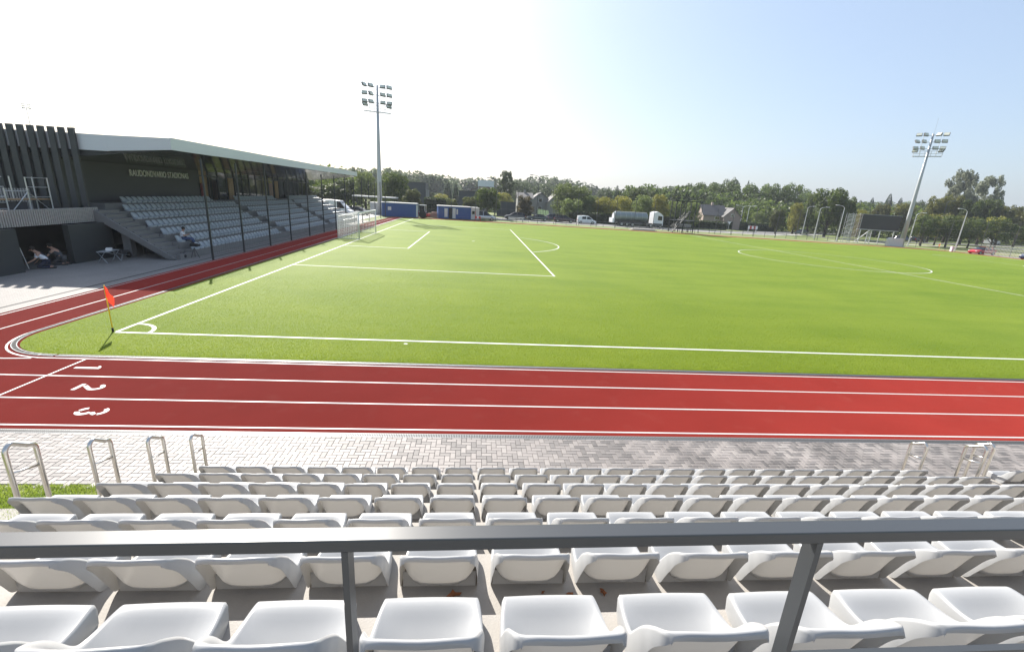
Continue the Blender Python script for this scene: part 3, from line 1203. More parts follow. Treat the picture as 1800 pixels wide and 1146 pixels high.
# balcony with vertical slats
LB().bx(-20, -10.98, 0.0, 14.35, 2.04, 2.22).build('balcony_slab', M['dark_clad'], gs)
sl = LB()
y = 0.0
while y < 14.3:
    sl.bx(-10.86, -10.80, y, y + .062, 2.06, 2.86)
    y += .125
LB().bx(-10.97, -10.94, 0, 14.35, 2.225, 2.79).build('balcony_gap_shade', M['void'], gs)  # added near-black sheet, stands in for shade in the slat gaps
sl.build('balcony_slats', M['slat'], gs, kind='stuff')
LB().bx(-10.93, -10.87, 0, 14.35, 2.80, 2.84).build('balcony_rail', M['black_post'], gs)
LB().bx(-10.93, -10.87, 0, 14.35, 2.10, 2.14).build('balcony_rail', M['black_post'], gs)
sl = LB()
y = 6.0
while y < 14.2:
    sl.bx(-14.06, -14.0, y, y + .05, 2.24, 3.72)
    y += .16
sl.build('screen_slats', M['slat'], gs, kind='stuff')
LB().bx(-14.10, -14.065, 6, 14.2, 3.30, 3.36).build('screen_rail', M['black_post'], gs)
# side wall behind the fins, back wall with lettering
LB().bx(-20.5, -12.62, 14.42, 14.60, 2.22, 5.9).build('gable_wall', M['dark_clad'], gs)
LB().bx(-12.9, -12.60, 14.6, 27.85, 1.9, 5.62).build('back_wall', M['dark_clad'], gs)
for i in range(11):
    x = -10.98 - .52 * i
    LB().bx(x - .31, x, 13.93, 14.05, 2.9 if i < 1 else 2.25, 7.08).build('fin', M['dark_fin'], gs)

# roof: box with sloping glossy soffit
RX0, RX1, RY0, RY1 = -21.0, -6.1, 14.12, 55.2
zt0, zb0 = 6.88, 6.26


def zc(x):   # soffit height
    return zb0 - (RX1 - x) * (.86 / 6.5) if x > -12.65 else 5.40


# fascias: near end, front, far end (separate cladding panels)
pan = []
x = RX1
i = 0
LB().bx(-21, -12.9, RY0, RY0 + .12, 5.95, 6.80).build('fascia_panel', M['roof_white'], gs)
LB().bx(-12.895, -9.5, RY0, RY0 + .12, 5.98, 6.83).build('fascia_panel', M['roof_white'], gs)
a = LB()
a.add([(-9.495, RY0, 6.00), (RX1, RY0, zb0), (RX1, RY0, zt0), (-9.495, RY0, 6.83),
       (-9.495, RY0 + .12, 6.00), (RX1, RY0 + .12, zb0), (RX1, RY0 + .12, zt0), (-9.495, RY0 + .12, 6.83)],
      [(0, 1, 2, 3), (4, 7, 6, 5), (0, 4, 5, 1), (2, 6, 7, 3), (0, 3, 7, 4), (1, 5, 6, 2)])
a.build('fascia_panel', M['roof_white'], gs)
ys = lin(RY0 + .12, RY1, 9)
for i in range(9):
    y0, y1 = ys[i] + .004, ys[i + 1] - .004
    t0 = (ys[i] - RY0) / (RY1 - RY0)
    LB().bx(RX1 - .12, RX1 + .0, y0, y1, zb0 + .02 * t0 * 6, zt0 + .03).build('fascia_panel', M['roof_white'], gs)
LB().bx(-21, RX1 - .13, RY0 + .13, RY1, 6.72, 6.80).build('roof_deck', M['roof_white'], gs)
# soffit panels
for i in range(14):
    y0 = RY0 + .125 + i * 2.925
    y1 = y0 + 2.90
    g = LB()
    xa_, xb_ = RX1 - .125, -12.62
    g.add([(xa_, y0, 6.27), (xa_, y1, 6.27), (xb_, y1, 5.42), (xb_, y0, 5.42),
           (xa_, y0, 6.31), (xa_, y1, 6.31), (xb_, y1, 5.46), (xb_, y0, 5.46)],
          [(0, 1, 2, 3), (4, 7, 6, 5), (0, 4, 5, 1), (1, 5, 6, 2), (2, 6, 7, 3), (3, 7, 4, 0)])
    g.build('soffit_panel', M['soffit'], gs)
LB().bx(-21, -12.61, RY0 + .13, RY1, 5.66, 5.72).build('ceiling', M['void'], gs)
LB().bx(-21, -12.63, RY1 - .2, RY1, 5.72, 6.7).build('roof_end', M['roof_white'], gs)
LB().poly_prism([(-12.62, 5.44), (-6.25, 6.27), (-9.5, 6.29), (-12.62, 6.2)], 'y', RY0 + .121, RY0 + .16).build('end_gusset', M['dark_clad'], gs)
LB().bx(-21, -12.63, RY0 + .3, RY0 + .5, 5.5, 6.6).build('upper_gable', M['dark_clad'], gs)
# glazed lounge behind the upper rows
gy = 27.9
LB().bx(-17.0, -12.75, 27.9, RY1, 2.55, 2.65).build('lounge_floor', M['grey_concrete'], gs)
LB().bx(-17.1, -17.0, 27.9, RY1, 2.65, 5.65).build('lounge_back_wall', M['wood'], gs)
yy = 28.0
i = 0
while yy < 54.6:
    w_ = 1.42
    kind = i
    if i in (0,):
        LB().bx(-13.0, -12.8, yy + .02, yy + w_, 2.6, 5.4).build('lounge_panel', M['wood'], gs)
    elif i in (1, 9):
        LB().bx(-13.3, -13.2, yy + .02, yy + w_, 2.6, 4.7).build('lounge_door', M['void'], gs)
        LB().bx(-12.72, -12.69, yy + .02, yy + w_, 4.72, 5.4).build('window_pane', M['glass'], gs)
    elif i == 3 or i == 10:
        LB().bx(-12.72, -12.66, yy + .3, yy + w_ - .2, 2.9, 5.0).build('wood_board', M['wood'], gs)
        LB().bx(-12.76, -12.73, yy + .02, yy + w_, 2.6, 5.4).build('window_pane', M['glass'], gs)
    else:
        LB().bx(-12.72, -12.69, yy + .02, yy + w_, 2.6, 5.4).build('window_pane', M['glass'], gs)
    LB().bx(-12.78, -12.62, yy - .05, yy + .015, 2.55, 5.5).build('mullion', M['black_post'], gs)
    yy += w_ + .06
    i += 1
LB().bx(-12.78, -12.64, 27.9, RY1 - .3, 4.98, 5.05).build('transom', M['black_post'], gs)
# red extinguisher cabinet by the wall end
LB().bx(-12.58, -12.44, 27.95, 28.25, 2.95, 4.4).build('red_banner', mat('dull_red_panel', (.20, .03, .03), .6), gs)
# lettering on the back wall
cu = bpy.data.curves.new('lettering', 'FONT')
cu.body = 'RAUDONDVARIO STADIONAS'
cu.size = 1.0
cu.extrude = .012
cu.offset = -.006
cu.space_character = 1.06
to = bpy.data.objects.new('lettering_tmp', cu)
COL.objects.link(to)
dg = bpy.context.evaluated_depsgraph_get()
lm = bpy.data.meshes.new_from_object(to.evaluated_get(dg))
bpy.data.objects.remove(to)
xs_ = [v.co.x for v in lm.vertices]; ys2 = [v.co.y for v in lm.vertices]
x0_, x1_, y0_, y1_ = min(xs_), max(xs_), min(ys2), max(ys2)
# text runs towards +Y on a wall facing +X
WY0, WY1, WZ0, WZ1 = 19.85, 26.35, 4.70, 5.12
for v in lm.vertices:
    tx = (v.co.x - x0_) / (x1_ - x0_); tz = (v.co.y - y0_) / (y1_ - y0_)
    d = v.co.z * 1.5
    v.co = Vector((-12.54 + d + OX, WY0 + tx * (WY1 - WY0) + OY, WZ0 + tz * (WZ1 - WZ0)))
lm.materials.clear(); lm.materials.append(M['letter'])
o = bpy.data.objects.new('lettering', lm); COL.objects.link(o); o.parent = gs

# ---- seats of the grandstand
seat_far = seat_mesh(1, [0, .55, .9, 1.0], 'seat_shell', M['seat_in_shade'])
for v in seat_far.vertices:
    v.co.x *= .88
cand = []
blocks = [(15.75, 29.05), (30.5, 42.2), (43.8, 54.6)]
FR = ['bottom row', 'second row from the bottom', 'third row from the bottom', 'fourth row from the bottom',
      'fifth row from the bottom', 'sixth row from the bottom', 'top row']
BN = ['nearest block', 'middle block', 'farthest block']
for k in range(7):
    for bi, (a, b) in enumerate(blocks):
        y = a + .1
        if k == 5 and bi == 0:
            y = 16.4
        if k == 6 and bi == 0:
            y = 17.4
        e = b + (1.1 if k >= 5 and bi < 2 else 0)
        if k == 6 and bi == 0:
            e = 27.6
        if k == 6 and bi == 1:
            y, e = 31.5, 40.0
        n_ = 0
        while y + .4 < e:
            n_ += 1
            pos = (gx_(k), y + .2, gz_(k) - MOUNT)
            if not (k == 1 and bi == 0 and 16.2 < y + .2 < 16.9):
                cand.append((math.dist(pos, CC), pos, k, bi, n_))
            y += .505
cand.sort(key=lambda c: c[0])
lim = max(0, 300 - n_near)
fproto = None
restb = MB()
tmpv = [tuple(v.co) for v in seat_far.vertices]
tmpf = [tuple(p.vertices) for p in seat_far.polygons]
for idx, (d, pos, k, bi, n_) in enumerate(cand):
    if idx < lim:
        lab = 'grandstand seat, %s from the stair end, %s' % (ORD[n_ - 1 + (26 if bi == 1 else 0)], FR[k])
        if fproto is None:
            fproto = bpy.data.objects.new('stadium_seat', seat_far); COL.objects.link(fproto)
            fproto.location = pos; fproto.rotation_euler = (0, 0, -math.pi / 2)
            tag(fproto, lab, 'seat', 'pale seats of the shaded grandstand')
        else:
            c = fproto.copy(); COL.objects.link(c); c.location = pos; c['label'] = lab
    else:
        restb.add([(v[1] + pos[0], -v[0] + pos[1], v[2] + pos[2]) for v in tmpv], tmpf)
me = bpy.data.meshes.new('distant_seats'); me.from_pydata(restb.v, [], restb.f); me.materials.append(M['seat_in_shade'])
me.polygons.foreach_set('use_smooth', [True] * len(me.polygons))
o = bpy.data.objects.new('distant_seats', me); COL.objects.link(o)
tag(o, 'rows of pale seats receding in the upper and far parts of the shaded grandstand', 'seats', kind='stuff')

# ---- aluminium scaffold tower on the balcony
sc_ = thing('scaffold', (-12.4, 11.6, 2.22), 'aluminium rolling scaffold standing on the slatted balcony', 'scaffold')
mb = MB()
for yy_ in (-2.6, -1.1, .1, 1.35):
    for xx_ in (-.4, .35):
        mb.tube([(xx_, yy_, 0), (xx_, yy_, 2.15 if yy_ != -1.1 else 1.6)], .027, 6)
for yy_ in (-2.6, .1):
    for z_ in (1.15, 1.65, 2.12):
        mb.tube([(.35, yy_, z_), (.35, yy_ + 1.25 + .25 * (yy_ < 0), z_)], .022, 6)
for z_ in (.3, .6, .9, 1.2):
    mb.tube([(.35, -2.6, z_), (.35, -1.1, z_)], .018, 6)
mb.tube([(.35, -1.1, 1.45), (.35, .1, 1.45)], .03, 6)
mb.tube([(.35, -1.1, .3), (.35, .1, 1.4)], .02, 6)
mb.tube([(.35, 1.35, .3), (.35, .1, 1.4)], .02, 6)
mb.build('frame', M['galv_light'], sc_)
MB().bx(-.4, .35, -2.6, 1.3, 1.0, 1.05).build('deck_board', M['wood'], sc_)
MB().bx(-.2, .2, -.9, .1, .05, .9).build('crate', M['grey_cloth'], sc_)

# ---- ball-stop net fence at the goal end
fx = -4.93
fence = thing('ball_stop_fence', (fx, 14.7, 0), 'tall black post and net fence between the track and the grandstand', 'fence')
FP = [14.7, 18.6, 22.8, 26.95, 31.5, 35.8, 40.1, 44.3, 48.4, 52.6, 56.8, 61.0, 65.2, 69.4]
for y in FP:
    MB().bx(-.045, .045, y - 14.7 - .045, y - 14.7 + .045, 0, 5.9).build('post', M['black_post'], fence)
nb = MB()
z = 3.2
while z < 5.75:
    for i in range(len(FP) - 1):
        a, b = FP[i] - 14.7, FP[i + 1] - 14.7
        pts = [(0, a + (b - a) * t, z - .05 * math.sin(math.pi * t)) for t in (0, .25, .5, .75, 1)]
        for p, q in zip(pts, pts[1:]):
            nb.bar(p, q, .006)
    z += .13
for z in (5.78, 2.9, 1.5, .3):
    for i in range(len(FP) - 1):
        nb.bar((0, FP[i] - 14.7, z), (0, FP[i + 1] - 14.7, z), .009)
y = 0
while y < FP[-1] - 14.7:
    nb.bar((0, y, .3), (0, y, 5.78), .0035)
    y += .26
nb.build('net', M['black_net'], fence, kind='stuff')


# ---- floodlight masts
def floodlight_mast(loc, H, face, lab, lean=0.0):
    t = thing('floodlight_mast', loc, lab, 'floodlight', 'stadium floodlight masts')
    rb, rt = .48, .17
    MB().tube([(0, 0, -.1), (0, 0, H * .3), (0, 0, H * .6), (0, 0, H)], [rb, rb * .82, rb * .60, rt], 14).build('pole', M['galv'], t, smooth=True)
    MB().tube([(0, 0, -.15), (0, 0, .12)], rb * 1.5, 14).build('base_plate', M['galv'], t)
    MB().tube([(.1, 0, H - .2), (.12, 0, H + 3.0)], .02, 5).build('lightning_rod', M['galv'], t)
    c, s_ = math.cos(face), math.sin(face)          # direction across the mast

    def P(a, b, z): return (a * c - b * s_, a * s_ + b * c, z)
    bars = MB()
    for z in (H - .25, H - 1.55, H - 2.85):
        bars.bar(P(-2.35, .28, z), P(2.35, .28, z), .09)
    for a in (-1.35, 1.35):
        bars.bar(P(a, .28, H - 3.9), P(a, .28, H - .25), .05)
    bars.build('crossbars', M['galv'], t)
    pl = MB()
    zp = H - 4.35
    pl.bar(P(-2.3, -.35, zp), P(2.3, -.35, zp), .09)
    pl.bar(P(-2.3, .55, zp), P(2.3, .55, zp), .09)
    for a in lin(-2.3, 2.3, 12):
        pl.bar(P(a, -.35, zp), P(a, .55, zp), .05)
    for a in (-2.3, -1.3, -.5, .5, 1.3, 2.3):
        pl.bar(P(a, .55, zp), P(a, .55, zp + 1.05), .035)
        pl.bar(P(a, -.35, zp), P(a, -.35, zp + 1.05), .035)
    for z in (.55, 1.05):
        for b in (.55, -.35):
            pl.bar(P(-2.3, b, zp + z), P(2.3, b, zp + z), .035)
    pl.build('service_platform', M['galv'], t)
    house = MB().box((0, 0, 0), (.92, .26, .66)).box((0, .2, 0), (.5, .18, .3)).mesh('lamp', M['lamp_housing'])
    lens = MB().box((0, -.145, 0), (.84, .03, .58)).mesh('lens', M['lamp_glass'])
    spots = [(a, z) for z in (H - .12, H - 1.42, H - 2.72) for a in (-2.2, -1.1, .95, 2.1)] + [(-2.15, H - 3.25), (2.0, H - 3.25)]
    for i, (a, z) in enumerate(spots):
        p = P(a, -.05, z)
        o_ = child('lamp', house, t, p, (R(random.uniform(-38, -24)), 0, face + random.choice((-.5, -.1, .15, .5)) + (.25 if a < 0 else -.25)))
        child('lens', lens, o_)
    return t


floodlight_mast((-7.1, 75.4, -.03), 22.4, R(18), 'tall grey floodlight mast beyond the goal, near the blue container')
floodlight_mast((104.2, 78.2, -.9), 22.9, R(-38), 'tall grey floodlight mast beside the dark scoreboard, far right')
fm = floodlight_mast((-231.1, 267.6, 0), 56.0, R(35), 'distant floodlight mast whose lamps show above the dark fins, larger one'); fm.scale = (.67, .67, .67)
fm = floodlight_mast((-260.5, 332.1, 0), 58.0, R(35), 'tiny distant floodlight peeking over the last dark fin'); fm.scale = (.58, .58, .58)

# ---- football goal
goal = thing('football_goal', (0, m_, 0), 'white football goal with box net at the left end of the pitch', 'goal')
for s_ in (-1, 1):
    MB().tube([(0, s_ * 3.72, 0), (0, s_ * 3.72, 2.44)], .06, 12).build('goal_post', M['white_paint'], goal, smooth=True)
MB().tube([(0, -3.78, 2.50), (0, 3.78, 2.50)], .06, 12).build('crossbar', M['white_paint'], goal, smooth=True)
bs = MB()
bk = -2.0
for s_ in (-1, 1):
    bs.tube([(bk, s_ * 3.72, 0), (bk, s_ * 3.72, 2.30)], .03, 6)
    bs.tube([(0, s_ * 3.72, .03), (bk, s_ * 3.72, .03)], .03, 6)
bs.tube([(bk, -3.72, .03), (bk, 3.72, .03)], .03, 6)
bs.build('net_support', M['white_paint'], goal, smooth=True)
nb = MB()
def sag(t, a): return -a * math.sin(math.pi * t)
st = .22
for y in lin(-3.72, 3.72, int(7.44 / st)):
    ty = (y + 3.72) / 7.44
    pts = [(bk * t, y, 2.47 - .17 * t + sag(t, .20) * .8 + sag(ty, .10) * t) for t in lin(0, 1, 6)]
    pts += [(bk, y, pts[-1][2] * (1 - t)) for t in lin(.2, 1, 4)]
    for p, q in zip(pts, pts[1:]):
        nb.bar(p, q, .017)
for t in lin(0, 1, 9):
    pts = [(bk * t, y, 2.47 - .17 * t + sag(t, .20) * .8 + sag((y + 3.72) / 7.44, .10) * t) for y in lin(-3.72, 3.72, 14)]
    for p, q in zip(pts, pts[1:]):
        nb.bar(p, q, .017)
for z in lin(.05, 2.2, 14):
    nb.bar((bk, -3.72, z), (bk, 3.72, z), .017)
    for s_ in (-1, 1):
        nb.bar((0, s_ * 3.72, z), (bk, s_ * 3.72, z * .97), .017)
for s_ in (-1, 1):
    for t in lin(0, 1, 12):
        nb.bar((bk * t, s_ * 3.72, .02), (bk * t, s_ * 3.72, 2.40 - .15 * t + sag(t, .18)), .017)
nb.build('net', M['net'], goal, kind='stuff')

# ---- corner flag
fl = thing('corner_flag', (-.10, .04, 0), 'red corner flag on a yellow pole at the near left corner of the pitch', 'flag')
MB().tube([(0, 0, .12), (0, 0, 1.50)], .017, 8).build('pole', M['yellow'], fl, smooth=True)
MB().tube([(0, 0, -.01), (0, 0, .13)], .030, 8).build('spring_base', M['black'], fl, smooth=True)
g = MB()
nu, nv = 12, 8
for i in range(nu + 1):
    for j in range(nv + 1):
        u_, v_ = i / nu, j / nv
        x = .02 + u_ * .27 * (1 - .35 * v_)
        zz = 1.50 - v_ * .36 - u_ * .30 - .08 * u_ * u_
        yv = .05 * math.sin(u_ * 7 + v_ * 2) * u_ - .02
        g.v.append((x * .62, yv + .04 * u_, zz))
for i in range(nu):
    for j in range(nv):
        a = i * (nv + 1) + j
        g.f.append((a, a + nv + 1, a + nv + 2, a + 1))
g.build('flag', M['red'], fl, smooth=True)
fl2 = copy_tree(fl, (103.1, 68.8, T(103, 68.7)), 2.2, 'distant red corner flag at the far right corner of the pitch')


# ================================================================== PEOPLE
def skinned(name, V, E_, rad, material, parent, sub=2):
    me = bpy.data.meshes.new(name)
    me.from_pydata(V, E_, [])
    o_ = bpy.data.objects.new(name, me)
    COL.objects.link(o_)
    sk = o_.modifiers.new('skin', 'SKIN')
    sk.use_smooth_shade = True
    for i, r in enumerate(rad):
        me.skin_vertices[0].data[i].radius = (r, r) if not isinstance(r, tuple) else r
        me.skin_vertices[0].data[i].use_root = (i == 0)
    ss = o_.modifiers.new('sub', 'SUBSURF'); ss.levels = sub; ss.render_levels = sub
    dg_ = bpy.context.evaluated_depsgraph_get()
    nm = bpy.data.meshes.new_from_object(o_.evaluated_get(dg_))
    bpy.data.objects.remove(o_)
    nm.materials.clear(); nm.materials.append(material)
    nm.polygons.foreach_set('use_smooth', [True] * len(nm.polygons))
    o2 = bpy.data.objects.new(name, nm); COL.objects.link(o2); o2.parent = parent
    return o2


def head(parent, c, fwd, material_hair):
    """adds hair cap, nose and ears to a head centre c looking along fwd"""
    f_ = Vector(fwd).normalized(); c = Vector(c)
    side = f_.cross(Vector((0, 0, 1))).normalized()
    h = MB()
    h.sphere(tuple(c - f_ * .022 + Vector((0, 0, .028))), .108, 12, 8, (1, 1, 1.02))
    h.build('hair', material_hair, parent, smooth=True)
    d = MB()
    d.sphere(tuple(c + f_ * .105 + Vector((0, 0, -.02))), .016, 6, 4, (1, 1, 1.5))
    for s_ in (-1, 1):
        d.sphere(tuple(c + side * s_ * .098 + Vector((0, 0, -.01))), .022, 6, 4, (.6, .6, 1.3))
    d.build('face_detail', M['skin'], parent, smooth=True)


def person(loc, rz, J, lab, shirt, trousers, grp=None, braces=False):
    """J: dict of joint positions (x right, y forward, z up)"""
    t = thing('person', loc, lab, 'person', grp, rz)
    order = ['pelvis', 'belly', 'chest', 'neck', 'head', 'crown',
             'shL', 'elL', 'wrL', 'hdL', 'shR', 'elR', 'wrR', 'hdR',
             'hipL', 'knL', 'anL', 'toL', 'hipR', 'knR', 'anR', 'toR']
    V = [J[k] for k in order]
    ix = {k: i for i, k in enumerate(order)}
    E_ = [(0, 1), (1, 2), (2, 3), (3, 4), (4, 5)]
    for s_ in 'LR':
        E_ += [(2, ix['sh' + s_]), (ix['sh' + s_], ix['el' + s_]), (ix['el' + s_], ix['wr' + s_]), (ix['wr' + s_], ix['hd' + s_]),
               (0, ix['hip' + s_]), (ix['hip' + s_], ix['kn' + s_]), (ix['kn' + s_], ix['an' + s_]), (ix['an' + s_], ix['to' + s_])]
    rad = {'pelvis': .12, 'belly': .115, 'chest': .13, 'neck': .052, 'head': .085, 'crown': .07, 'sh': .06, 'el': .042, 'wr': .03,
           'hd': .028, 'hip': .085, 'kn': .056, 'an': .04, 'to': .032}
    rr = [rad.get(k, rad.get(k[:-1])) for k in order]
    skinned('body', V, E_, rr, M['skin'], t)
    # fingers and thumb at each hand
    fg = MB()
    for s_ in 'LR':
        w0, h0 = Vector(J['wr' + s_]), Vector(J['hd' + s_])
        d = (h0 - w0).normalized()
        sd_ = d.cross(Vector((0, 0, 1))).normalized() if abs(d.z) < .95 else Vector((1, 0, 0))
        dn = sd_.cross(d)
        for q, L in zip((-1.5, -.5, .5, 1.5), (.062, .075, .07, .055)):
            b0 = h0 + sd_ * q * .017 + d * .01
            fg.tube([b0, b0 + d * L * .5, b0 + d * L * .85 - dn * L * .3], [.009, .008, .006], 5)
        b0 = w0 + d * .03 + sd_ * .028
        fg.tube([b0, b0 + d * .03 + sd_ * .022, b0 + d * .055 + sd_ * .025], [.011, .009, .007], 5)
    fg.build('fingers', M['skin'], t, smooth=True)
    # clothes
    o3 = ['chest', 'belly', 'pelvis', 'shL', 'slL', 'shR', 'slR']
    J2 = dict(J)
    for s_ in 'LR':
        a, b = Vector(J['sh' + s_]), Vector(J['el' + s_])
        J2['sl' + s_] = tuple(a.lerp(b, .75))
    V = [J2[k] for k in o3]
    skinned('shirt', V, [(0, 1), (1, 2), (0, 3), (3, 4), (0, 5), (5, 6)], [.155, .14, .14, .078, .066, .078, .066], shirt, t)
    o4 = ['pelvis', 'hipL', 'knL', 'anL', 'hipR', 'knR', 'anR']
    V = [J[k] for k in o4]
    skinned('trousers', V, [(0, 1), (1, 2), (2, 3), (0, 4), (4, 5), (5, 6)], [.145, .11, .078, .062, .11, .078, .062], trousers, t)
    sh = MB()
    for s_ in 'LR':
        a, b = Vector(J['an' + s_]), Vector(J['to' + s_])
        d = (b - a).normalized()
        sh.tube([a - d * .05 + Vector((0, 0, -.035)), a + d * .04 + Vector((0, 0, -.03)), b + Vector((0, 0, -.01)), b + d * .07 + Vector((0, 0, -.01))],
                [.045, .052, .045, .03], 8)
    sh.build('shoes', M['black'], t, smooth=True)
    hd = Vector(J['head']); fw = Vector(J.get('look', (0, 1, 0)))
    head(t, hd + Vector((0, 0, .03)), fw, M['hair'])
    if braces:
        br = MB()
        c, p = Vector(J['chest']), Vector(J['pelvis'])
        sideL, sideR = Vector(J['shL']) * .75 + c * .25, Vector(J['shR']) * .75 + c * .25
        back = (c - p).cross(sideR - sideL).normalized()
        if back.z < 0:
            back = -back
        mid = c.lerp(p, .55) + back * .150
        for s_ in (sideL, sideR):
            br.bar(s_ + back * .125, mid, .045, .02)
        br.bar(mid, p + back * .15, .05, .02)
        br.build('braces', M['navy'], t)
    return t


seatedJ = dict(pelvis=(0, .10, .10), belly=(0, .05, .27), chest=(0, .08, .47), neck=(0, .14, .61), head=(0, .20, .71), crown=(0, .22, .79),
               shL=(-.18, .10, .53), elL=(-.23, .20, .28), wrL=(-.08, .38, .34), hdL=(-.02, .43, .36),
               shR=(.18, .10, .53), elR=(.24, .22, .30), wrR=(.12, .40, .38), hdR=(.07, .46, .42),
               hipL=(-.10, .16, .10), knL=(-.14, .58, .13), anL=(-.13, .72, -.32), toL=(-.14, .86, -.36),
               hipR=(.10, .16, .10), knR=(.16, .60, .14), anR=(.17, .74, -.32), toR=(.19, .88, -.36), look=(.1, .9, -.5))
person((-7.80, 16.60, gz_(1) - MOUNT + .02), -math.pi / 2 + .35, seatedJ,
       'person in a white T-shirt and blue jeans sitting at the stair end of the grandstand', M['shirt_white'], M['jeans'])
kneelJ = dict(pelvis=(0, 0, .36), belly=(0, .08, .52), chest=(0, .24, .73), neck=(0, .35, .87), head=(0, .44, .94), crown=(0, .49, 1.00),
              shL=(-.19, .25, .72), elL=(-.34, .38, .50), wrL=(-.36, .60, .36), hdL=(-.36, .67, .33),
              shR=(.19, .25, .72), elR=(.36, .26, .48), wrR=(.40, .42, .26), hdR=(.41, .48, .21),
              hipL=(-.11, .02, .34), knL=(-.17, .36, .08), anL=(-.14, -.10, .07), toL=(-.14, -.24, .05),
              hipR=(.11, .02, .34), knR=(.17, .36, .08), anR=(.14, -.10, .07), toR=(.14, -.24, .05), look=(0, 1, -.5))
person((-10.35, 9.95, 0), 2.2, kneelJ, 'worker in a white T-shirt and dark braces kneeling by the dark opening under the balcony',
       M['shirt_white'], M['navy'], 'workers kneeling under the balcony', braces=True)
person((-10.6, 11.1, 0), 1.7, kneelJ, 'worker in dark grey clothes crouching in shadow right of the one with braces',
       M['grey_cloth'], M['grey_cloth'], 'workers kneeling under the balcony')
# broom handle, trestle bench, video camera on a tripod
pr = thing('long_pole', (-10.9, 9.55, 0), 'long pale pole leaning in the dark opening behind the kneeling workers', 'pole')
MB().tube([(0, 0, 0), (-.05, -.35, 1.95)], .016, 6).build('shaft', M['letter'], pr)
tb = thing('trestle_bench', (-9.3, 12.5, 0), 'grey folding trestle bench with tools on it by the lower wall', 'bench')
MB().box((0, 0, .62), (.5, 1.25, .04), rz=.2).build('bench_top', M['galv'], tb)
mb = MB()
for s_ in (-.5, .5):
    mb.tube([(-.25, s_, 0), (.2, s_, .6)], .018, 5); mb.tube([(.25, s_, 0), (-.2, s_, .6)], .018, 5)
mb.build('trestle_legs', M['galv'], tb)
MB().box((0, .1, .70), (.25, .4, .12), rz=.5).build('tool_case', M['letter'], tb)
wb = thing('wheelbarrow', (-9.5, 13.7, 0), 'dark wheelbarrow tipped beside the folding trestle bench', 'wheelbarrow')
g = MB(); g.add([(-.3, -.35, .55), (.3, -.35, .55), (.22, .35, .5), (-.22, .35, .5), (-.18, -.2, .28), (.18, -.2, .28), (.14, .22, .25), (-.14, .22, .25)],
                [(4, 5, 6, 7), (0, 1, 5, 4), (1, 2, 6, 5), (2, 3, 7, 6), (3, 0, 4, 7)])
g.build('tray', M['grey_cloth'], wb)
MB().tube([(-.05, .55, .17), (.05, .55, .17)], .17, 12).build('wheel', M['black'], wb)
mb = MB()
for s_ in (-1, 1):
    mb.tube([(s_ * .04, .55, .17), (s_ * .22, -.3, .3), (s_ * .27, -.95, .55)], .018, 6)
    mb.tube([(s_ * .2, -.2, .3), (s_ * .22, -.35, .0)], .018, 6)
mb.build('handle_frame', M['galv'], wb)
vc = thing('video_camera', (-6.35, 15.35, 0), 'black video camera on a short stand in front of the bottom seats', 'camera')
mb = MB()
for a in (0, 2.1, 4.2):
    mb.tube([(.25 * math.cos(a), .25 * math.sin(a), 0), (0, 0, .62)], .014, 5)
mb.build('tripod', M['black'], vc)
MB().box((0, 0, .78), (.42, .16, .20)).tube([(.2, 0, .78), (.36, 0, .78)], .07, 10).box((-.05, 0, .93), (.2, .05, .06)).build('camera_body', M['black'], vc)
bg_ = thing('shoulder_bag', (-6.75, 14.75, 0), 'black shoulder bag lying left of the video camera', 'bag')
MB().sphere((0, 0, .15), .2, 10, 6, (1.3, .9, .75)).build('bag_body', M['black'], bg_, smooth=True)
MB().tube([(-.15, 0, .25), (-.08, 0, .36), (.08, 0, .36), (.15, 0, .25)], .012, 5).build('strap', M['black'], bg_)

# ================================================================== VEHICLES
PAINT = {}
def paint(name, c, metal=.0):
    if name not in PAINT:
        PAINT[name] = mat(name, c, .28, metal=metal, coat=.35)
    return PAINT[name]


M['tyre'] = mat('tyre_rubber', (.015, .015, .015), .8)
M['rim'] = mat('alloy_rim', (.35, .36, .37), .35, metal=.8)
M['tail_red'] = mat('tail_lamp_red', (.35, .01, .01), .3)
M['head_clear'] = mat('headlamp_glass', (.6, .6, .6), .15)
wheel_me = {}


def wheels(t, xs, half, r):
    if r not in wheel_me:
        wheel_me[r] = (MB().tube([(0, -.11, 0), (0, .11, 0)], r, 16).mesh('tyre', M['tyre'], True),
                       MB().tube([(0, -.118, 0), (0, .118, 0)], r * .6, 12).mesh('rim', M['rim']))
    for x in xs:
        for s_ in (-1, 1):
            w_ = child('wheel', wheel_me[r][0], t, (x, s_ * half, r))
            child('rim', wheel_me[r][1], w_)


def loft(sections, name, material, parent, smooth=True):
    """sections: list of (x, [(y,z)...]) with the same count"""
    g = MB()
    n = len(sections[0][1])
    for x, pts in sections:
        g.v += [(x, y, z) for y, z in pts]
    for i in range(len(sections) - 1):
        for j in range(n):
            a = i * n + j; b = i * n + (j + 1) % n
            g.f.append((a, b, b + n, a + n))
    g.f.append(tuple(range(n))[::-1]); g.f.append(tuple((len(sections) - 1) * n + j for j in range(n)))
    o_ = g.build(name, material, parent, smooth=smooth)
    if smooth:
        o_.data.polygons.foreach_set('use_smooth', [True] * len(o_.data.polygons))
        try:
            md = o_.modifiers.new('edge', 'EDGE_SPLIT'); md.split_angle = R(38)
        except Exception:
            pass
    return o_


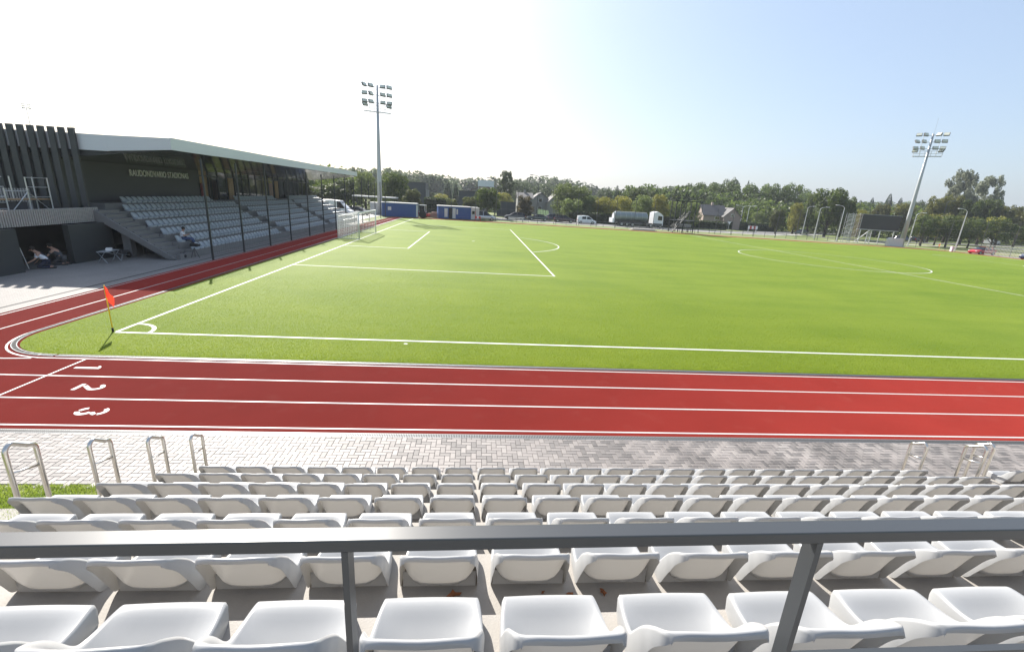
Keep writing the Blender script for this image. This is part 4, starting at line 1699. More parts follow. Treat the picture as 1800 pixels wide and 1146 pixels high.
def ring(hw, z0, z1, inset=.0):
    """cross-section: lower body from z0 to z1"""
    return [(-hw + .08, z0), (-hw, z0 + .12), (-hw, (z0 + z1) / 2), (-hw + .05 + inset, z1 - .03), (-hw + .16 + inset, z1),
            (hw - .16 - inset, z1), (hw - .05 - inset, z1 - .03), (hw, (z0 + z1) / 2), (hw, z0 + .12), (hw - .08, z0)]


def car(loc, rz, style, p, lab, grp='parked cars and vans'):
    name = {'van': 'van', 'smallvan': 'van'}.get(style, 'parked_car')
    t = thing(name, loc, lab, 'van' if 'van' in style else 'car', grp, rz)
    # side profiles: x, hood/belt height, roof height (None where there is no cabin)
    S = {
        'hatch': dict(L=4.1, hw=.87, belt=[(-2.05, .55), (-2.0, .85), (-1.2, .93), (0, .92), (.9, .90), (1.6, .78), (2.0, .62), (2.05, .45)],
                      cab=[(-1.98, .90), (-1.6, 1.38), (-.9, 1.48), (.2, 1.45), (1.15, .92)]),
        'saloon': dict(L=4.7, hw=.89, belt=[(-2.35, .55), (-2.3, .92), (-1.4, .96), (0, .92), (1.0, .90), (1.9, .78), (2.3, .62), (2.35, .45)],
                       cab=[(-1.85, .95), (-1.1, 1.36), (-.4, 1.43), (.3, 1.40), (1.25, .92)]),
        'suv': dict(L=4.6, hw=.92, belt=[(-2.3, .6), (-2.25, .98), (-1.3, 1.05), (0, 1.03), (1.0, 1.02), (1.8, .92), (2.25, .72), (2.3, .5)],
                    cab=[(-2.18, 1.02), (-1.85, 1.58), (-.9, 1.68), (.2, 1.64), (1.2, 1.03)]),
        'mpv': dict(L=4.4, hw=.90, belt=[(-2.2, .55), (-2.15, .95), (-1.2, .98), (0, .97), (1.0, .96), (1.7, .84), (2.15, .65), (2.2, .45)],
                    cab=[(-2.12, .95), (-1.95, 1.62), (-1.0, 1.78), (.25, 1.72), (1.35, .97)]),
        'smallvan': dict(L=4.3, hw=.90, belt=[(-2.15, .5), (-2.12, 1.0), (-1.2, 1.02), (0, 1.0), (1.1, 1.0), (1.75, .86), (2.1, .66), (2.15, .45)],
                         cab=[(-2.13, 1.0), (-2.08, 1.72), (-.6, 1.83), (.3, 1.76), (1.4, 1.0)]),
        'van': dict(L=5.9, hw=1.02, belt=[(-2.95, .5), (-2.93, 1.25), (-1.2, 1.27), (0, 1.27), (1.6, 1.27), (2.3, 1.12), (2.85, .85), (2.95, .5)],
                    cab=[(-2.94, 1.25), (-2.88, 2.45), (-.6, 2.60), (1.0, 2.50), (2.15, 1.27)]),
    }[style]
    hw = S['hw']
    loft([(x, ring(hw - (.12 if abs(x) > S['L'] / 2 - .1 else 0), .24 if abs(x) < S['L'] / 2 - .02 else .34, z)) for x, z in S['belt']], 'body', p, t)
    cab = S['cab']

    def cabring(x, zt, zb, top):
        a = hw - .06
        b = hw - .06 - .26 * max(0, (zt - zb)) / .6 if style not in ('van', 'smallvan') else hw - .06 - .09 * (zt - zb)
        return [(-a, zb), (-b, zt - .04), (-b + .08, zt), (b - .08, zt), (b, zt - .04), (a, zb)]
    zb = min(z for _, z in cab)
    secs = [(x, cabring(x, z, zb - .04, True)) for x, z in cab]
    body_cab = 'van' in style
    glass = loft(secs, 'cabin' if body_cab else 'windows', p if body_cab else M['car_glass'], t)
    # roof skin / window panes
    if body_cab:
        x0 = .35 if style == 'smallvan' else 1.0
        x1 = 1.25 if style == 'smallvan' else 2.0
        zt_ = cab[-2][1]
        w_ = MB()
        for s_ in (-1, 1):
            yy_ = s_ * (hw - .035)
            yt_ = s_ * (hw - .05 - .07 * (zt_ - zb))
            w_.add([(x0 - .45, yy_, zb + .03), (x1 - .12, yy_, zb + .03), (x0 + .1, yt_, zt_ - .16), (x0 - .45, yt_, zt_ - .14)], [(0, 1, 2, 3)])
            if style == 'smallvan':
                w_.add([(-1.2, yy_, zb + .05), (-.25, yy_, zb + .05), (-.25, yt_, zt_ - .14), (-1.15, yt_, zt_ - .16)], [(0, 1, 2, 3)])
        w_.add([(x1 + .06, -hw + .2, zb + .06), (x1 + .06, hw - .2, zb + .06), (cab[-2][0] + .12, hw - .3, zt_ - .10), (cab[-2][0] + .12, -hw + .3, zt_ - .10)], [(0, 1, 2, 3)])
        w_.build('windows', M['car_glass'], t)
    else:
        zs = cab[1][1], cab[-2][1]
        rf = MB()
        b = hw - .06 - .26 * (cab[2][1] - zb) / .6
        pts = [(cab[1][0] - .05, zs[0] + .012), (cab[2][0], cab[2][1] + .02), (cab[-2][0] + .05, zs[1] + .012)]
        for (xa_, za_), (xb2, zb2) in zip(pts, pts[1:]):
            rf.add([(xa_, -b + .02, za_), (xa_, b - .02, za_), (xb2, b - .02, zb2), (xb2, -b + .02, zb2)], [(0, 1, 2, 3)])
        for s_ in (-1, 1):
            for xa_ in (-.35, cab[0][0] + .55):
                rf.bar((xa_, s_ * (hw - .05), zb), (xa_ - .03, s_ * (b + .02), cab[2][1] - .03), .07)
        rf.build('roof', p, t)
    l2 = S['L'] / 2
    lm_ = MB()
    for s_ in (-1, 1):
        lm_.box((l2 - .07, s_ * (hw - .28), .66), (.1, .3, .14))
    lm_.build('headlights', M['head_clear'], t)
    tl = MB()
    for s_ in (-1, 1):
        tl.box((-l2 + .03, s_ * (hw - .14), .85), (.08, .16, .22))
    tl.build('tail_lights', M['tail_red'], t)
    wheels(t, (-l2 + .75, l2 - .85), hw - .1, .36 if style == 'van' else .32)
    return t


silver = paint('silver_paint', (.42, .44, .46), .5)
black = paint('black_paint', (.012, .013, .016))
dgreen = paint('dark_green_grey_paint', (.03, .045, .045), .2)
maroon = paint('dark_maroon_paint', (.035, .012, .018), .2)
whitep = paint('white_paint', (.72, .73, .75))
redp = paint('red_paint', (.45, .012, .015))
bluep = paint('dark_blue_paint', (.02, .035, .09), .2)
def G(x, y, dz=-.02): return (x, y, T(x, y) + dz)


car(G(12.9, 77.1), R(4), 'mpv', silver, 'silver people carrier nearest the pitch, right of the blue office cabin')
car(G(12.6, 80.2), R(6), 'suv', paint('pale_silver_paint', (.5, .51, .52), .4), 'pale silver estate car parked behind the silver people carrier')
car(G(9.8, 83.5), R(3), 'saloon', paint('light_grey_paint', (.36, .38, .40), .4), 'light grey car half hidden behind the silver people carrier')
car(G(19.7, 87.0), R(184), 'suv', black, 'black car with sloping bonnet, on the road right of the silver cars', 'cars on the road')
car(G(25.1, 89.3), R(182), 'saloon', dgreen, 'dark green saloon on the road, left of two overlapping cars', 'cars on the road')
car(G(28.3, 91.2), R(181), 'suv', paint('slate_paint', (.05, .06, .075), .2), 'slate grey car behind, right of the dark green saloon', 'cars on the road')
car(G(31.0, 88.2), R(-3), 'suv', maroon, 'dark maroon car on the road just left of the small white van', 'cars on the road')
car(G(36.1, 88.1), R(-2), 'smallvan', whitep, 'small white van driving on the road, left of the tanker')
car((-12.9, 67.3, -.02), R(-4), 'van', whitep, 'large white van parked at the far end of the grandstand')
car((-12.6, 73.5, -.02), R(-8), 'saloon', maroon, 'dark maroon car behind the large white van')
car((-10.3, 72.3, -.02), R(-12), 'hatch', black, 'black hatchback in front of the maroon car by the white van')
car(G(109.8, 66.5), R(185), 'saloon', redp, 'bright red car parked behind the far right end of the pitch')
car(G(109.6, 57.5), R(178), 'suv', bluep, 'dark blue car parked behind the net panels at the right edge')
car(G(111.8, 53.6), R(178), 'hatch', whitep, 'white car cut by the right edge beside the dark blue car')
car(G(104.5, 110.0), R(30), 'saloon', paint('teal_grey_paint', (.16, .20, .21), .4), 'pale grey saloon under the trees, left of the scaffold ladders')
car(G(168, 112.5), R(20), 'van', whitep, 'white van standing beyond the parkland trees at right')
car(G(128.0, 101.8), R(15), 'suv', bluep, 'dark blue car in the shade between the trunks, left of centre')
car(G(134.0, 103.4), R(15), 'suv', black, 'black car in the shade between the trunks, next to the dark blue one')

# ---- tanker truck
t = thing('tanker_truck', G(42.3, 88.3), 'articulated tanker truck with grey cylindrical tank and white cab on the road', 'truck', None, R(3.5))
tg = mat('tanker_grey_green', (.20, .24, .24), .35, metal=.4, noise=.1, scale=1.2)
sec = []
for x, s_ in ((-.05, .55), (.05, .85), (.35, 1.0), (7.6, 1.0), (7.85, .85), (7.95, .5)):
    sec.append((x, [(1.18 * s_ * math.cos(a), 2.15 + 1.02 * s_ * math.sin(a)) for a in lin(0, 2 * math.pi, 20)[:-1]]))
loft(sec, 'tank', tg, t)
mb = MB()
for x in (1.3, 2.6, 3.9, 5.2, 6.5):
    mb.tube([(x - .02, 0, 2.15), (x + .02, 0, 2.15)], 1.0, 20)
bnd = mb.build('tank_band', M['galv'], t); bnd.scale = (1, 1.19, 1.035); bnd.location = (0, 0, -.075)
MB().bx(.3, 7.7, -.35, .35, 3.14, 3.24).build('walkway', M['galv_light'], t)
MB().bx(.2, 8.2, -.9, .9, .95, 1.15).bx(1.2, 6.5, -1.18, -1.1, .55, .95).bx(2.2, 5.6, 1.1, 1.18, .55, .95).build('chassis', M['rail_dark'], t)
MB().bx(-.55, -.1, -1.15, 1.15, .75, 1.75).build('rear_cabinet', whitep, t)
MB().tube([(-.13, 0, 2.15), (-.10, 0, 2.15)], .72, 20).build('tank_end', whitep, t)
MB().bx(8.6, 11.6, -.45, .45, .7, .95).build('tractor_frame', M['rail_dark'], t)
cab_s = [(9.15, [(-1.22, .75), (-1.22, 3.35), (1.22, 3.35), (1.22, .75)]), (10.0, [(-1.24, .7), (-1.24, 3.62), (1.24, 3.62), (1.24, .7)]),
         (10.9, [(-1.24, .6), (-1.24, 3.15), (1.24, 3.15), (1.24, .6)]), (11.35, [(-1.22, .5), (-1.20, 2.75), (1.20, 2.75), (1.22, .5)]),
         (11.55, [(-1.15, .5), (-1.1, 1.75), (1.1, 1.75), (1.15, .5)])]
loft(cab_s, 'cab', whitep, t, smooth=False)
g = MB()
for s_ in (-1, 1):
    g.add([(10.15, s_ * 1.265, 1.72), (11.22, s_ * 1.262, 1.72), (11.16, s_ * 1.262, 2.62), (10.15, s_ * 1.265, 2.70)], [(0, 1, 2, 3)])
g.add([(11.40, -1.1, 2.68), (11.40, 1.1, 2.68), (11.58, 1.1, 1.85), (11.58, -1.1, 1.85)], [(0, 1, 2, 3)])
g.build('windows', M['car_glass'], t)
wheels(t, (1.7, 3.0, 4.3, 8.7, 11.0), 1.08, .5)

MB().bx(9.1, 11.3, -1.27, -1.245, .45, 1.0).bx(9.1, 11.3, 1.245, 1.27, .45, 1.0).bx(11.45, 11.62, -1.1, 1.1, .45, 1.1).build('skirt_panel', M['rail_dark'], t)

# ---- red tractor
t = thing('tractor', G(.4, 73.4), 'small red tractor with white cab between the two blue site cabins', 'tractor', None, R(172))
MB().poly_prism([(-.2, .7), (1.5, .7), (1.55, 1.25), (1.3, 1.38), (-.2, 1.42)], 'y', -.32, .32).build('bonnet', redp, t)
MB().bx(-1.35, -.15, -.55, .55, 1.0, 1.15).bx(-1.4, -.1, -.65, .65, 2.28, 2.38).build('cab_body', whitep, t)
mb = MB()
for x, y in ((-1.3, -.52), (-1.3, .52), (-.2, -.52), (-.2, .52)):
    mb.bar((x, y, 1.1), (x, y, 2.3), .07)
mb.build('cab_frame', whitep, t)
MB().bx(-1.25, -.22, -.48, .48, 1.2, 2.25).build('cab_glass', M['car_glass'], t)
for x, r in ((-.95, .68), (1.15, .42)):
    for s_ in (-1, 1):
        MB().tube([(x, s_ * .55, r), (x, s_ * .92, r)], r, 18).build('wheel', M['tyre'], t)
MB().box((-1.7, 0, .6), (.6, 1.3, .5)).build('rear_implement', redp, t)
# trailer of rust coloured material and brick pallets
M['pink_block'] = mat('pinkish_block', (.32, .20, .16), .85, noise=.2, scale=5)
PL = ['leftmost', 'second from left', 'third from left', 'rightmost']
for i, (x, y, h) in enumerate([(-.35, 76.3, .55), (.9, 76.1, .75), (2.2, 76.2, .65), (3.1, 75.6, .95)]):
    t = thing('block_pallet', G(x, y), 'pallet of pinkish paving blocks between the blue cabins, %s' % PL[i], 'pallet', 'pallets of pinkish blocks')
    for a in range(3):
        for b in range(3):
            MB().bx(-.5 + a * .34, -.5 + a * .34 + .325, -.5 + b * .34, -.5 + b * .34 + .325, .14, .14 + h - (.08 if (a + b + i) % 3 == 0 else 0)).build('block_stack', M['pink_block'], t)
    MB().bx(-.52, .52, -.52, -.42, 0, .13).bx(-.52, .52, -.05, .05, 0, .13).bx(-.52, .52, .42, .52, 0, .13).build('pallet_base', M['wood'], t)

# ---- site cabins
M['blue_cab'] = mat('blue_corrugated_steel', (.018, .075, .26), .45, noise=.08, scale=1.5)
M['cab_white'] = mat('cream_cabin_panel', (.55, .56, .54), .6, noise=.05, scale=2)


def cabin(x, y, Lx, Ly, H, rz, m, lab, openings=(), endm=None):
    t = thing('site_cabin', G(x, y), lab, 'cabin', 'steel site cabins at the far end', rz)
    MB().bx(0, Lx, 0, Ly, .12, H - .1).build('core', m, t)
    rb = MB()
    q = .1
    while q < Lx - .1:
        if not any(a - .05 < q < b + .05 for a, b, *_ in openings):
            rb.bx(q, q + .09, -.035, -.001, .22, H - .2)
        q += .2
    rb.build('corrugation', m, t, kind='stuff')
    MB().bx(-.06, Lx + .06, -.07, Ly + .06, H - .1, H + .04).build('roof', M['cab_white'], t)
    MB().bx(0, Lx, -.03, Ly, .0, .115).build('base_beam', M['rail_dark'], t)
    if endm:
        MB().bx(Lx + .002, Lx + .035, .1, Ly - .1, .2, H - .15).build('end_wall', endm, t)
    for a, b, z0, z1, nm, mm_ in openings:
        MB().bx(a, b, -.05, -.004, z0, z1).build(nm, mm_, t)
    return t


cabin(-5.8, 70.8, 6.4, 2.5, 2.55, R(13), M['blue_cab'], 'blue corrugated cabin with pale roof directly right of the near floodlight mast',
      [(1.0, 1.6, 1.2, 1.8, 'window', M['cab_white']), (6.05, 6.38, .2, 2.3, 'corner_panel', M['cab_white'])])
cabin(4.0, 74.3, 6.3, 2.5, 2.4, R(11), M['blue_cab'], 'blue office cabin with open white doors, left of the silver cars',
      [(1.15, 1.75, .35, 1.95, 'window_shutter', M['cab_white']), (1.95, 2.65, .15, 2.05, 'door_opening', M['void']),
       (2.7, 3.3, .15, 2.05, 'door', M['cab_white']), (3.45, 3.75, .9, 1.9, 'window', M['cab_white'])], M['cab_white'])
t = cabin(9.9, 75.6, 1.9, 2.3, 2.35, R(11), M['cab_white'], 'short cream cabin attached at the right end of the blue office cabin',
      [(.5, 1.0, 1.1, 1.7, 'window', M['car_glass'])])
cabin(-9.2, 76.5, 2.6, 2.2, 2.2, R(5), M['cab_white'], 'small pale cabin left of the near floodlight mast')
t = thing('canopy_shed', (-15.0, 86, 0), 'long low white canopy roof behind the small pale cabin', 'shed')
MB().bx(0, 9, 0, 3.5, 2.95, 3.2).build('roof', M['cab_white'], t)
mb = MB()
for x in (.1, 3, 6, 8.9):
    for y in (.1, 3.4):
        mb.bar((x, y, 0), (x, y, 2.95), .1)
mb.build('posts', M['rail_dark'], t)
t = thing('barrier_board', G(11.0, 73.9), 'red and white barrier board beside the cream cabin', 'barrier')
MB().bx(0, .08, -.04, .04, 0, 1.7).bx(1.0, 1.08, -.04, .04, 0, .9).build('post', redp, t)
for i in range(3):
    MB().bx(.08 + i * .3, .08 + i * .3 + .3, -.02, .02, .45, .85).build('stripe_panel', redp if i % 2 == 0 else whitep, t)
t = thing('picnic_table', G(17.8, 79.0), 'grey metal bicycle rack table standing on the grass in front of the black car', 'table')
MB().bx(0, 3.2, -.35, .35, .72, .80).bx(0, 3.2, -.75, -.5, .42, .48).bx(0, 3.2, .5, .75, .42, .48).build('table_top', M['galv'], t)
mb = MB()
for x in (.3, 2.9):
    mb.bar((x, -.65, 0), (x, .2, .74), .08); mb.bar((x, .65, 0), (x, -.2, .74), .08); mb.bar((x, -.6, .42), (x, .6, .42), .06)
mb.build('table_legs', M['galv'], t)
t = thing('sand_pit_cover', G(37.5, 75.6), 'long low pale slab lying on the grass in front of the tanker', 'slab')
MB().bx(5, 9.6, -.6, .6, 0, .22).bx(4.6, 10, -.75, .75, -.02, .06).build('slab_block', M['concrete'], t)

# ---- steel stair tower at the halfway line
t = thing('stair_tower', G(50.6, 75.0, 0), 'dark steel commentary stair tower with flat top frame at the halfway line', 'tower')
mb = MB()
PX = (.2, 2.2, 4.3)
for x in PX:
    for y in (0, 2.2):
        mb.bar((x, y, 0), (x, y, 6.1), .14)
for z in (2.35, 6.1):
    for y in (0, 2.2):
        mb.bar((.2, y, z), (4.9, y, z), .12)
    for x in PX:
        mb.bar((x, 0, z), (x, 2.2, z), .10)
mb.bar((4.3, 0, 4.0), (2.2, 0, 4.0), .06); mb.bar((.2, 0, 4.1), (1.1, 0, 4.1), .06)
mb.build('frame', M['black_post'], t)
mb = MB()
for i in range(15):
    f_ = i / 14
    mb.box((-.2 + 3.1 * f_, -.45, .25 + 3.9 * f_), (.30, .75, .04))
mb.build('stair_treads', M['galv'], t)
mb = MB()
for y in (-.85, -.05):
    mb.bar((-.4, y, .1), (3.1, y, 4.25), .12)
    mb.bar((-.4, y, 1.1), (3.2, y, 5.2), .05)
    for i in range(6):
        f_ = i / 5
        mb.bar((-.4 + 3.5 * f_, y, .1 + 4.15 * f_), (-.4 + 3.5 * f_, y, 1.1 + 4.1 * f_), .04)
mb.build('stair_stringers', M['black_post'], t)
mb = MB(); mb.bx(.1, 4.9, -.1, 2.3, 2.36, 2.44).bx(-.3, 4.6, -.4, 2.4, 6.12, 6.22); mb.build('platform', M['black_post'], t)
mb = MB()
for x in lin(.2, 4.8, 10):
    mb.bar((x, -.05, .0), (x, -.05, 1.35), .05)
mb.bar((.2, -.05, 1.35), (4.8, -.05, 1.35), .06); mb.bar((.2, -.05, .75), (4.8, -.05, .75), .04)
mb.build('guard_rail', M['black_post'], t)
MB().bx(1.2, 4.1, .4, 1.6, 1.1, 1.7).build('dugout_seats', M['seat'], t)

# ---- scoreboard, ladders, concrete box
sx, sy = 97.3, 81.0
rzs = R(-24)
t = thing('scoreboard', G(95.8, 82.6, 0), 'blank black electronic scoreboard on steel legs at the far right', 'scoreboard', None, rzs)
MB().bx(.9, 8.4, -.2, .2, 3.1, 6.25).build('screen', M['screen'], t)
MB().bx(.8, 8.5, -.15, .3, 2.95, 3.09).bx(.8, 8.5, -.12, .28, 6.26, 6.32).build('frame', M['galv'], t)
mb = MB()
for x in (1.6, 5.3, 7.8):
    mb.bar((x, .1, 0), (x, .1, 2.96), .14)
mb.bar((1.0, -.1, .3), (3.4, .1, 2.95), .14)
for z in (.3, .9, 1.5, 2.1):
    mb.bar((3.0, 0, z), (3.7, 0, z), .06); mb.bar((3.0, 0, z), (3.7, 0, z + .6), .05)
mb.bar((3.0, 0, 0), (3.0, 0, 2.95), .12); mb.bar((3.7, 0, 0), (3.7, 0, 2.95), .12)
mb.build('legs', M['galv_light'], t)
for j, (x, y, lab) in enumerate(((92.6, 80.9, 'left one of the two stacked aluminium scaffold towers by the scoreboard'),
                                 (94.9, 81.6, 'right one of the two scaffold towers, touching the scoreboard'))):
    t = thing('scaffold_tower', G(x, y, 0), lab, 'scaffold', 'scaffold towers beside the scoreboard', rzs)
    m_al = M['galv_light'] if j == 0 else mat('coppery_scaffold', (.55, .44, .36), .45, metal=.4)
    for i in range(20):
        MB().bx(0, 1.25, -.08, .08, .5 + i * .29, .60 + i * .29).build('rung', m_al, t)
    mb = MB()
    for xx_ in (-.02, 1.27):
        for yy_ in (-.1, 1.2):
            mb.bar((xx_, yy_, 0), (xx_, yy_, 6.3), .06)
    for i in range(5):
        mb.bar((0, 1.2, .5 + i * 1.2), (1.25, 1.2, 1.7 + i * 1.2), .04)
    mb.build('standards', M['galv'], t)
t = thing('plant_box', G(99.9, 77.3, -.02), 'white rendered block between the scoreboard and the far floodlight mast', 'box', None, R(-24))
MB().poly_prism([(0, 0), (2.6, 0), (2.6, 1.75), (.3, 1.75), (0, 1.5)], 'y', -.7, .7).build('block', M['cab_white'], t)
MB().bx(-.1, 2.7, -.8, .8, -.03, .10).build('plinth', M['concrete'], t)
t = thing('marker_post', G(107.6, 70.3, 0), 'small white post on the verge right of the far floodlight mast', 'post')
MB().bx(-.2, .2, -.2, .2, 0, 1.0).bx(-.24, .24, -.24, .24, .98, 1.06).build('block', whitep, t)

# ---- far net fence: tall slim poles and short posts
tall = [(6.4, 74.7), (11.0, 75.2), (15.0, 75.6), (19.2, 75.7), (23.3, 75.8), (27.2, 76.9), (31.5, 77.3), (35.7, 77.7), (39.6, 77.7), (43.6, 77.8), (47.6, 77.8), (57.6, 77.8),
        (61.5, 78.4), (65.4, 79.1), (70.6, 79.4), (76.2, 80.2), (81.5, 81.0), (86.4, 81.4), (91.5, 81.6), (108.6, 79.0), (110.3, 74), (111.5, 68.4), (112.2, 63.5), (112.7, 58.5)]
ff = thing('net_fence', G(6.4, 74.7), 'line of tall slim grey net poles along the far side of the pitch', 'fence')
bx_, by_, bz_ = G(6.4, 74.7)
pole_me = MB().tube([(0, 0, 0), (0, 0, 6.2)], .045, 6).mesh('pole', M['rail_dark'])
for x, y in tall:
    child('pole', pole_me, ff, (x - bx_, y - by_, T(x, y) - bz_))
nb = MB()
for (a, b) in zip(tall, tall[1:]):
    if math.dist(a, b) > 12:
        continue
    for z in (.5, 2.4, 4.3, 6.1):
        nb.bar((a[0] - bx_, a[1] - by_, T(*a) - bz_ + z), (b[0] - bx_, b[1] - by_, T(*b) - bz_ + z), .008)
nb.build('net_line', M['galv'], ff, kind='stuff')
lf = thing('low_fence', G(14, 78.3), 'low post and mesh fence on the grass along the far side', 'fence')
bx_, by_, bz_ = G(14, 78.3)
lp = MB().box((0, 0, .55), (.06, .06, 1.1)).mesh('post', M['rail_dark'])
pp_ = [(14 + 2.6 * i, 78.3 + .012 * i * i * .3) for i in range(31)]
for x, y in pp_:
    child('post', lp, lf, (x - bx_, y - by_, T(x, y) - bz_))
nb = MB()
for a, b in zip(pp_, pp_[1:]):
    for z in (.15, .6, 1.05):
        nb.bar((a[0] - bx_, a[1] - by_, T(*a) - bz_ + z), (b[0] - bx_, b[1] - by_, T(*b) - bz_ + z), .02)
nb.build('mesh_wire', M['galv'], lf, kind='stuff')
# mesh panels by the right car park
rf = thing('mesh_panel_fence', G(108.2, 66.3), 'row of leaning mesh fence panels with pale netting at the right edge', 'fence')
for i in range(7):
    x, y = 0.2 + .05 * i, -1.5 - 2.5 * i
    mb = MB()
    for yy_ in lin(0, -2.3, 10):
        mb.bar((x, y + yy_, .1), (x, y + yy_, 1.9), .03)
    for z in (.1, .7, 1.3, 1.9):
        mb.bar((x, y, z), (x, y - 2.3, z), .04)
    mb.build('mesh_panel', M['galv_light'], rf)

# ---- street lamps
def street_lamp(x, y, h, lab, arms, mm=M['galv_light'], rz=0.0, lean=0.0):
    t = thing('street_lamp', G(x, y), lab, 'street lamp', 'street lamps beyond the pitch', rz)
    MB().tube([(0, 0, 0), (0, 0, h * .6), (0, 0, h)], [.12, .09, .06], 8).build('pole', mm, t)
    for a in arms:
        ar = MB().tube([(0, 0, h), (a * .5, 0, h + .35), (a * 1.5, 0, h + .5)], [.05, .045, .04], 6).build('arm', mm, t)
        MB().box((a * 1.8, 0, h + .5), (.75, .28, .13)).build('lamp_head', mm, ar)


street_lamp(87.2, 112.8, 6.3, 'twin armed pale street lamp left of the red and white sign', (1, -1))
street_lamp(89.5, 113.5, 6.4, 'slimmer pale street lamp just right of the twin armed one', (1,))
street_lamp(98.9, 102.3, 7.2, 'pale single arm street lamp, left of the two before the big dark tree', (1,))
street_lamp(93.0, 90.2, 6.9, 'pale single arm street lamp, right of the two before the big dark tree', (1,))
street_lamp(94.0, 84.2, 7.4, 'tall lamp standing between the two scaffold towers', (-1,))
street_lamp(109.2, 81.5, 7.0, 'pale lamp pole directly right of the far floodlight mast', (1,))
street_lamp(110.3, 72.0, 8.0, 'pale lamp pole left of the red car', (-1,))
street_lamp(25.5, 94.5, 9.5, 'dark twin armed lamp by the side road left of the leafy row', (1, -1), M['rail_dark'])
street_lamp(15.5, 95.0, 8.2, 'dark lamp standing right of the big dense tree', (-1,), M['rail_dark'])
street_lamp(139.0, 103.0, 11.0, 'dark pole with a strut rising before the right parkland trees', (1,), M['rail_dark'])
t = thing('road_sign', G(80.0, 96.6), 'red and white chevron road sign by the far road', 'sign')
MB().bx(-.06, .06, -.06, .06, 0, 1.0).bx(2.0, 2.12, -.06, .06, 0, 1.0).build('post', M['galv'], t)
for i in range(5):
    MB().bx(-.15 + i * .5, -.15 + i * .5 + .5, -.08, -.03, .95, 1.75).build('sign_panel', redp if i % 2 else whitep, t)
    if i < 4:
        MB().poly_prism([(.05 + i * .5, 1.0), (.35 + i * .5, 1.35), (.05 + i * .5, 1.70), (.15 + i * .5, 1.70), (.45 + i * .5, 1.35), (.15 + i * .5, 1.0)], 'y', -.10, -.085).build('chevron', whitep if i % 2 else redp, t)
t = thing('give_way_sign', G(77.2, 101), 'small white triangular sign in front of the pink house garden', 'sign')
MB().tube([(0, 0, 0), (0, 0, 1.9)], .04, 6).build('post', M['galv'], t)
MB().poly_prism([(-.45, 2.3), (.45, 2.3), (0, 1.55)], 'y', -.06, -.03).build('sign_plate', whitep, t)

# ================================================================== HOUSES
M['tile_grey'] = mat('grey_roof_tiles', (.10, .095, .095), .8, noise=.15, scale=3)
M['tile_brown'] = mat('brown_roof_tiles', (.11, .055, .04), .8, noise=.15, scale=3)
M['pink_wall'] = mat('pale_pink_render', (.30, .235, .21), .8, noise=.06, scale=1)
M['cream_wall'] = mat('cream_render', (.24, .235, .22), .8, noise=.06, scale=1)
M['dark_wall'] = mat('dark_grey_render', (.045, .052, .060), .7, noise=.1, scale=.6)


def house(name, loc, rz, w_, d_, eave, ridge, wallm, roofm, lab, wins=(), extra=None, axis='x', ov=.35):
    t = thing(name, loc, lab, 'house', 'houses beyond the road', rz)
    if ridge > eave:
        if axis == 'x':
            MB().poly_prism([(0, 0), (d_, 0), (d_, eave), (d_ / 2, ridge - .12), (0, eave)], 'x', 0, w_).build('wall', wallm, t)
            for s_ in (0, 1):
                y0, y1 = (-ov, d_ / 2) if s_ == 0 else (d_ + ov, d_ / 2)
                sl_ = (ridge - eave) / (d_ / 2)
                z0 = eave - ov * sl_
                g = MB().add([(-ov, y0, z0), (w_ + ov, y0, z0), (w_ + ov, y1, ridge), (-ov, y1, ridge),
                              (-ov, y0, z0 + .16), (w_ + ov, y0, z0 + .16), (w_ + ov, y1, ridge + .16), (-ov, y1, ridge + .16)],
                             [(0, 1, 2, 3), (4, 7, 6, 5), (0, 4, 5, 1), (1, 5, 6, 2), (2, 6, 7, 3), (3, 7, 4, 0)])
                rfo = g.build('roof', roofm, t)
                if s_ == 0:
                    MB().bx(w_ * .45, w_ * .45 + .6, d_ / 2 - .3, d_ / 2 + .3, ridge - .2, ridge + .9).build('chimney', wallm, rfo)
        else:
            MB().poly_prism([(0, 0), (w_, 0), (w_, eave), (w_ / 2, ridge - .12), (0, eave)], 'y', 0, d_).build('wall', wallm, t)
            for s_ in (0, 1):
                x0, x1 = (-ov, w_ / 2) if s_ == 0 else (w_ + ov, w_ / 2)
                z0 = eave - ov * (ridge - eave) / (w_ / 2)
                g = MB().add([(x0, -ov, z0), (x0, d_ + ov, z0), (x1, d_ + ov, ridge), (x1, -ov, ridge),
                              (x0, -ov, z0 + .16), (x0, d_ + ov, z0 + .16), (x1, d_ + ov, ridge + .16), (x1, -ov, ridge + .16)],
                             [(0, 1, 2, 3), (4, 7, 6, 5), (0, 4, 5, 1), (1, 5, 6, 2), (2, 6, 7, 3), (3, 7, 4, 0)])
                g.build('roof', roofm, t)
    else:
        MB().bx(0, w_, 0, d_, 0, eave).build('wall', wallm, t)
        MB().bx(-.15, w_ + .15, -.15, d_ + .15, eave, eave + .25).build('roof', roofm, t)
    for (x, z, ww, hh) in wins:
        f_ = MB().bx(x, x + ww, -.05, -.003, z, z + hh).build('window', whitep, t)
        MB().bx(x + .08, x + ww - .08, -.075, -.052, z + .08, z + hh - .08).build('pane', M['glass'], f_)
    return t


